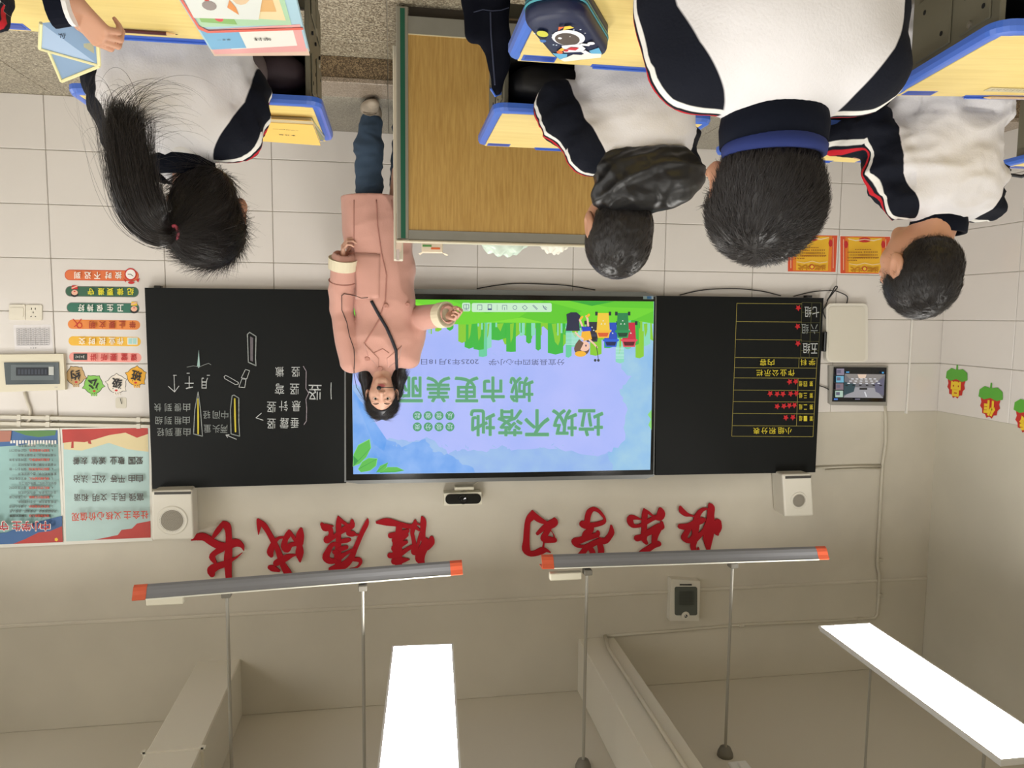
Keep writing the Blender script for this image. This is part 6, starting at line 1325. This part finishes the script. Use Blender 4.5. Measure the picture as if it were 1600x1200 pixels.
npmesh('hair', Aall[0]+off, Aall[1], [M_hair, M_str], Aa, mi=np.concatenate([np.full(k, 0 if i in (0, 3) else 1) for i, k in enumerate(nm)]))
b = MB(); kn = knot+off; b.tube([kn+A_((math.cos(a)*.006, -.004+math.sin(a)*.004, math.sin(a)*.013)) for a in [2*math.pi*k/14 for k in range(15)]], .004, mat('pink hair tie', (206, 84, 104), .6), 6); b.build('hair_tie', None, Aa, smooth=True)
# partly visible children
E1, G, R, PH, HR, off = seated('child at the right edge, only a striped sleeve and a hand with a workbook visible', (.90, .93), .35, .80, (.88, .98, .97), 0, -.2, [(1, A_((1.09, 1.05, .67)), A_((.98, 1.22, .70))), (-1, A_((.66, 1.18, .742)), A_((.465, 1.185, .735)))], 53, hsz=.6, hs=.95, hair=dict(n=600), fold=.005, hand_dirs=[None, ((-.55, .5, .62), (-.3, .75, -.55))], curl=.95)
E2, G, R, PH, HR, off = seated('child cut off at the left edge behind the near left desk', (-1.56, .93), 0, .80, (-1.56, .98, .97), 0, -.2, [(1, A_((-1.37, 1.02, .67)), A_((-1.30, 1.12, .67))), (-1, A_((-1.76, 1.05, .67)), A_((-1.70, 1.2, .69)))], 59, hs=.95, hair=dict(n=600), fold=.005)
# blue workbook in the raised hand
def vb(pts, d, M, b): b.prism([W(x, y, Y) for x, y, Y in pts], d, M)
cc = Vector(W(110, 70, 1.26)); t = thing('blue_workbook', 'blue workbook with cream edges held out by the child at the right edge', 'book', cc)
for nm_, pts, dy in (('cover', [(64, 36, 1.22), (150, 28, 1.22), (155, 102, 1.28), (62, 76, 1.28)], 0), ('back_cover', [(76, 80, 1.29), (155, 103, 1.285), (96, 127, 1.33)], 0)):
    b = MB(); P_ = [Vector(W(x, y, Y))-cc for x, y, Y in pts]; b.prism(P_, (0, .002, 0), mat('workbook blue', (128, 156, 188), .4)); b.build(nm_, None, t)
    b = MB()
    for i in range(len(P_)):
        if i != 0: b.tube([P_[i], P_[(i+1) % len(P_)]], .0028, mat('cream book edge', (226, 220, 168), .6), 6)
    b.build('edge', None, t)
b = MB(); q0 = [Vector(W(x, y, 1.262))-cc for x, y in ((134, 55), (150, 60), (152, 88), (136, 78))]; b.add([p+Vector((0, -.012, 0)) for p in q0], [(0, 1, 2, 3)], mat('book picture', (206, 210, 180))); V, Fc, sz = glyphs('语 文', .0)
pb = Print(1.235, .0004); pb.text('习字', 98, 48, 12, Bk, rot=1.4); pb.mb.v = [tuple(Vector(v)-cc) for v in pb.mb.v]; b.add(pb.mb.v, pb.mb.f, Bk); b.build('cover_print', None, t, fix=False)
# ---------------------------------------------------------------- teacher
ty = 3.86; t = thing('person', 'teacher in a pink coat and jeans standing before the lit display, wearing a headset', 'person', (.06, ty, .12)); off = -A_((.06, ty, .12))
def TP(px, py, dy=0.): return A_(W(px, py, ty+dy))
rot = math.pi-.12; R = frame(rot); HRt = frame(math.pi+.02, -.05, .0); hcn = TP(597, 622, -.03); s = .96
Vh, Fh, lip, PH = head_parts(hcn, HRt, s, .0028); parts = [(Vh, Fh, lip)]
sa, sb_ = TP(549, 566), TP(640, 560); ea = TP(532, 485, .02); wa = TP(536, 410, -.075)
eb = TP(650, 498, .02); wb = TP(694, 492, -.16)
f = Field((-.25, ty-.35, .12), (.42, ty+.25, 1.62), .01); nb = TP(597, 572); f.cone(TP(597, 440), TP(597, 535), .085, .075, .02); f.cone(TP(597, 565), hcn+HRt@A_((0, -.02, -.09)), .05, .046, .03)
for a, e_, w_ in ((sa, ea, wa), (sb_, eb, wb)): f.cone(TP(597, 552), a, .045, .04, .01); f.cone(a, e_, .04, .036, .01); f.cone(e_, w_, .034, .024, .01)
hip = TP(590, 400); fa, fb = TP(580, 185), TP(622, 190)
for q, fo in ((.045, fa), (-.075, A_((-.055, ty+.03, .2)))): f.cone(hip+A_((q, 0, 0)), fo+A_((0, 0, .01)), .05, .03, .03)
parts.append((*f.mesh(), None))
parts.append((*hand_parts(wa, (-.05, -.25, -1.), (-.75, .1, 0), 1, .84, .75, thumb=.9), None)); parts.append((*hand_parts(wb, (-.9, -.35, .12), (.2, -.5, -.6), -1, .76, 1.3, thumb=1.3), None))
parts = [(a+off, b_, l) for a, b_, l in parts]; body_mesh('body', parts, t, M_skin2); eyes(lambda *a: PH(*a)+off, HRt, s, t)
# hair
f = Field(hcn-.16, hcn+.16, .004); PX = lambda x, y, z: hcn+HRt@(A_((x, y, z))*s)
f.ell(PX(0, -.016, .024), A_((.086, .1, .096))*s, 0, HRt.T); f.ell(PX(0, -.05, -.04), A_((.078, .055, .07))*s, .02, HRt.T); f.ell(PX(0, .09, -.022), A_((.064, .07, .084))*s, .006, HRt.T, 'sub')
f.cone(PX(0, .1, .1), PX(0, -.02, .124), .006, .004, .004, 'sub')
V, Fq = f.mesh(); cr = PX(0, -.01, .12)
def fl(p):
    L = (p-hcn)@HRt; d = np.stack([np.sign(L[:, 0])*.9, -.5+0*L[:, 0], -.9+0*L[:, 0]], 1); return d@HRt.T
S1 = hair_strands(V, Fq, fl, 3500, .05, 5, .0006, 3, .04, jit=.1); f = Field(TP(597, 560)-.25, TP(597, 560)+.25, .006)
for a, b_, c_ in (((577, 622), (571, 592), (562, 564)), ((619, 620), (625, 590), (633, 566))):
    f.cone(TP(*a, .035), TP(*b_, .03), .026, .03, .02); f.cone(TP(*b_, .03), TP(*c_, -.0), .03, .010, .02)
f.cone(TP(598, 615, .06), TP(598, 575, .07), .062, .07, .03)
V2, F2 = f.mesh(); N2 = vnormals(V2, F2); V2 = V2+N2*((folds(V2, 1, 3, 120, (1, 1, .2))-.5)*.003)[:, None]; S2 = hair_strands(V2, F2, lambda p: np.tile((0, 0, -1.), (len(p), 1)), 2600, .07, 5, .0007, 4, .03, jit=.12)
Ah = joinm([(V, Fq), S1, (V2, F2), S2]); npmesh('hair', Ah[0]+off, Ah[1], [M_hair2, M_str], t, mi=np.concatenate([np.full(len(x), k) for x, k in ((Fq, 0), (S1[1], 1), (F2, 0), (S2[1], 1))]))
# coat
M_coat = mat('pink wool coat', (202, 152, 138), .9, bump=.3, bscale=140, var=.04, vscale=5, sheen=.3); M_coatd = mat('coat seam', (168, 118, 106), .9); M_lin = mat('cream cuff lining', (222, 212, 184), .8)
f = Field((-.30, ty-.4, .55), (.46, ty+.3, 1.6), .007); ce = lambda px, py, dy=0: TP(px, py, dy)
def lay(px, py, rx, ry, rz_=.05, k=.06): f.ell(TP(px, py), (rx, ry, rz_), k, frame(.12).T)
R12 = frame(-.12).T
f.ell(TP(596, 550), (.15, .09, .065), 0, R12); f.ell(TP(600, 520), (.152, .11, .12), .06, R12); f.ell(TP(601, 470), (.155, .12, .15), .06, R12); f.ell(TP(597, 420), (.168, .13, .15), .06, R12); f.ell(TP(591, 370), (.172, .135, .15), .06, R12); f.ell(TP(586, 335), (.162, .138, .14), .06, R12)
f.ell(TP(584, 296), (.165, .135, .16), .05, R12); f.cone(TP(560, 566), TP(634, 562), .045, k=.04); f.cone(TP(597, 560), TP(597, 578, .01), .066, .06, .03)
for a, e_, w_, k in ((sa, ea, wa, 1), (sb_, eb, wb, 0)):
    dd = (w_-e_)/np.linalg.norm(w_-e_); f.cone(a, e_, .06, .061, .02); f.cone(e_, w_+dd*.0, .061, .064 if k else .056, .006)
V, Fq = f.mesh(); z0 = TP(590, 309)[2]
# flat hem: clip below the hem line
f.plane(TP(590, 309), (0, 0, -1)); 
for w_, e_ in ((wa, ea), (wb, eb)):
    dd = (w_-e_)/np.linalg.norm(w_-e_); f.cone(w_+dd*.05, w_+dd*.07, .04, .04, .0, 'sub')
V, Fq = f.mesh(); N = vnormals(V, Fq); V += N*((folds(V, 1, 21, 16, (1.3, 1, .6))-.5)*.009+(folds(V, 1, 22, 40, (1, 1, 1))-.5)*.002)[:, None]; V[:, 2] = np.maximum(V[:, 2], z0)
npmesh('coat', V+off, Fq, [M_coat], t)
for w_, e_, r_ in ((wa, ea, .071), (wb, eb, .064)):
    dd = (w_-e_)/np.linalg.norm(w_-e_); b = MB(); b.tube([w_-dd*.035+off, w_-dd*.032+off, w_+dd*.022+off, w_+dd*.022+off, w_-dd*.01+off], (r_-.006, r_, r_+.001, r_-.006, r_-.008), M_lin, 24, cap=False); b.tube([w_-dd*.1+off, w_-dd*.096+off], r_-.004, M_coatd, 24); b.build('cuff', None, t, smooth=False)
fr = Field.__new__(Field)
# surface finder: front of the coat along the view towards the pupils
from mathutils.bvhtree import BVHTree
bvh = BVHTree.FromPolygons([tuple(v) for v in V], [tuple(int(i) for i in q) for q in Fq])
def front(px, py, lift=.004):
    p = TP(px, py, -.5); c0 = A_((0, 0, CH)); d = Vector(A_(TP(px, py))-c0).normalized(); h = bvh.ray_cast(Vector(c0), d)
    q = h[0] if h[0] is not None else Vector(TP(px, py, -.12)); return A_(q)-A_(d)*lift
def line(pts, r_, M, name, n=6, lift=.001, sub=6):
    b = MB(); Q = []
    for i in range(len(pts)-1):
        for k in range(sub): u = k/sub; Q.append(front(pts[i][0]*(1-u)+pts[i+1][0]*u, pts[i][1]*(1-u)+pts[i+1][1]*u, lift)+off)
    Q.append(front(*pts[-1], lift)+off); b.tube(Q, r_, M, n); return b.build(name, None, t, smooth=True)
def patch(pts, M, name, lift=.006, nu=10, nv=10):   # raised cloth panel following the coat; four px corners
    V = []; 
    for i in range(nu+1):
        for j in range(nv+1):
            x, y = bilerp(pts, i/nu, j/nv); e = lift*(1 if 0 < i < nu and 0 < j < nv else .3); V.append(front(x, y, e)+off)
    V = A_(V); F_ = A_([(i*(nv+1)+j, i*(nv+1)+j+1, (i+1)*(nv+1)+j+1, (i+1)*(nv+1)+j) for i in range(nu) for j in range(nv)]); o = npmesh(name, V, F_, [M], t); mo = o.modifiers.new('s', 'SOLIDIFY'); mo.thickness = .002; return o
patch([(575, 556), (568, 535), (592, 560), (592, 575)], M_coat, 'lapel'); patch([(606, 575), (604, 560), (628, 540), (624, 562)], M_coat, 'lapel')
patch([(594, 397), (554, 396), (556, 468), (592, 466)], M_coat, 'pocket', .003)
line([(576, 556), (570, 536), (592, 500), (602, 470), (604, 430), (596, 395), (590, 352), (588, 312)], .0035, M_coatd, 'front_edge'); line([(612, 312), (616, 360), (619, 392)], .002, M_coatd, 'seam')
line([(553, 312), (553, 394)], .0022, M_coatd, 'side_seam'); line([(553, 395), (588, 396), (593, 404), (592, 464), (556, 466)], .002, M_coatd, 'pocket_edge'); line([(575, 562), (583, 552), (598, 545), (608, 552)], .002, M_coatd, 'collar_seam')
for px, py in ((574, 561), (594, 579-3), (603, 478), (637, 476)):
    b = MB(); p = front(px, py, .005)+off; b.lathe([(.0001, .004), (.0125, .003), (.0135, 0), (.0125, -.004), (.008, -.0045), (.0001, -.003)], p, mat('coat button', (190, 136, 122), .4), 18, 'y'); b.build('button', None, t, smooth=True)
line([(580, 470), (592, 492), (604, 512), (612, 530), (619, 548), (620, 576)], .0085, mat('dark strap', (26, 26, 36), .6), 'bag_strap', 6, .004)
line([(575, 465), (565, 466), (555, 462), (538, 459), (534, 462), (534, 484), (542, 504), (546, 525), (553, 545), (554, 560), (553, 584)], .0018, M_cab, 'headset_cable', 5, .004)
# headset
b = MB(); b.tube([TP(553, 584, -.05)+off, TP(557, 605, -.06)+off, TP(567, 622, -.05)+off, PH(.084, .0, .0)+off], .0015, M_cab, 5); b.tube([PH(.086, -.005, .01)+off, PH(.082, .03, -.03)+off, PH(.066, .075, -.06)+off, PH(.03, .108, -.062)+off, PH(-.004, .115, -.062)+off], .002, M_cab, 6)
f = Field(PH(-.012, .112, -.06)-.03, PH(-.012, .112, -.06)+.03, .0025); f.ell(PH(-.012, .112, -.06), (.012, .011, .011), 0); Vm, Fm = f.mesh(); b.add(Vm+off, [tuple(q) for q in Fm], M_cab)
b.lathe([(.0001, -.006), (.012, -.005), (.013, .005), (.0001, .006)], PH(.09, -.004, -.002)+off, M_cab, 14, 'x'); b.build('headset', None, t, smooth=True)
# jeans and shoes
M_jean = mat('blue denim', (52, 72, 94), .85, var=.25, vscale=7, bump=.4, bscale=320)
f = Field((-.2, ty-.2, .1), (.3, ty+.25, .75), .008); kn = TP(577, 300)
f.cone(TP(578, 330), TP(577, 290), .068, .064, .02); f.cone(TP(577, 290), TP(576, 230), .066, .07, .02); f.cone(TP(576, 230), TP(580, 192), .07, .054, .02)
k2 = A_((-.05, ty+.04, 0)); f.cone(k2+A_((0, 0, .65)), k2+A_((0, 0, .22)), .066, .048, .02)
V, Fq = f.mesh(); N = vnormals(V, Fq); V += N*((folds(V, 1, 31, 34, (.7, 1, 1.6))-.5)*.008)[:, None]; npmesh('jeans', V+off, Fq, [M_jean], t)
M_sh = mat('pale grey trainer', (150, 138, 122), .5, bump=.2, bscale=80, var=.3, vscale=18); M_sole = mat('trainer sole', (60, 52, 44), .7)
for c_, yw in ((TP(583, 176), .25), (k2+A_((0, 0, .17)), -.1)):
    c_ = A_((c_[0], c_[1], .12)); Rs = frame(math.pi+yw); f = Field(c_-A_((.16, .2, .01)), c_+A_((.16, .2, .14)), .005); g = lambda x, y, z: c_+Rs@A_((x, y, z))
    f.ell(g(0, .06, .035), (.042, .105, .034), 0, Rs.T); f.ell(g(0, -.02, .05), (.038, .055, .052), .03, Rs.T); V, Fq = f.mesh(); V[:, 2] = np.maximum(V[:, 2], .128); L = (V-c_)
    o = npmesh('shoe', V+off, Fq, [M_sh, M_sole], t, mi=(V[Fq].mean(1)[:, 2] < .142).astype(int))
    b = MB(); [b.tube([g(-.03, y, .068-.09*max(0, y-.02))+off, g(0, y+.01, .078-.1*max(0, y-.02))+off, g(.03, y, .068-.09*max(0, y-.02))+off], .003, mat('shoe stripe', (120, 108, 92)), 6) for y in (.02, .045, .07)]; b.build('laces', None, t)

nest(t, (('cuff', 'coat'), ('button', 'coat'), ('lapel', 'coat'), ('pocket', 'coat'), ('front_edge', 'coat'), ('seam', 'coat'), ('side_seam', 'coat'), ('pocket_edge', 'coat'), ('collar_seam', 'coat'), ('eyebrow', 'body'), ('eye', 'body'), ('laces', 'shoe')))
bpy.data.objects.remove(_to)
for o in list(bpy.data.objects):
    if o.type == 'MESH' and len(o.data.materials) == 0: o.data.materials.append(M_paint)
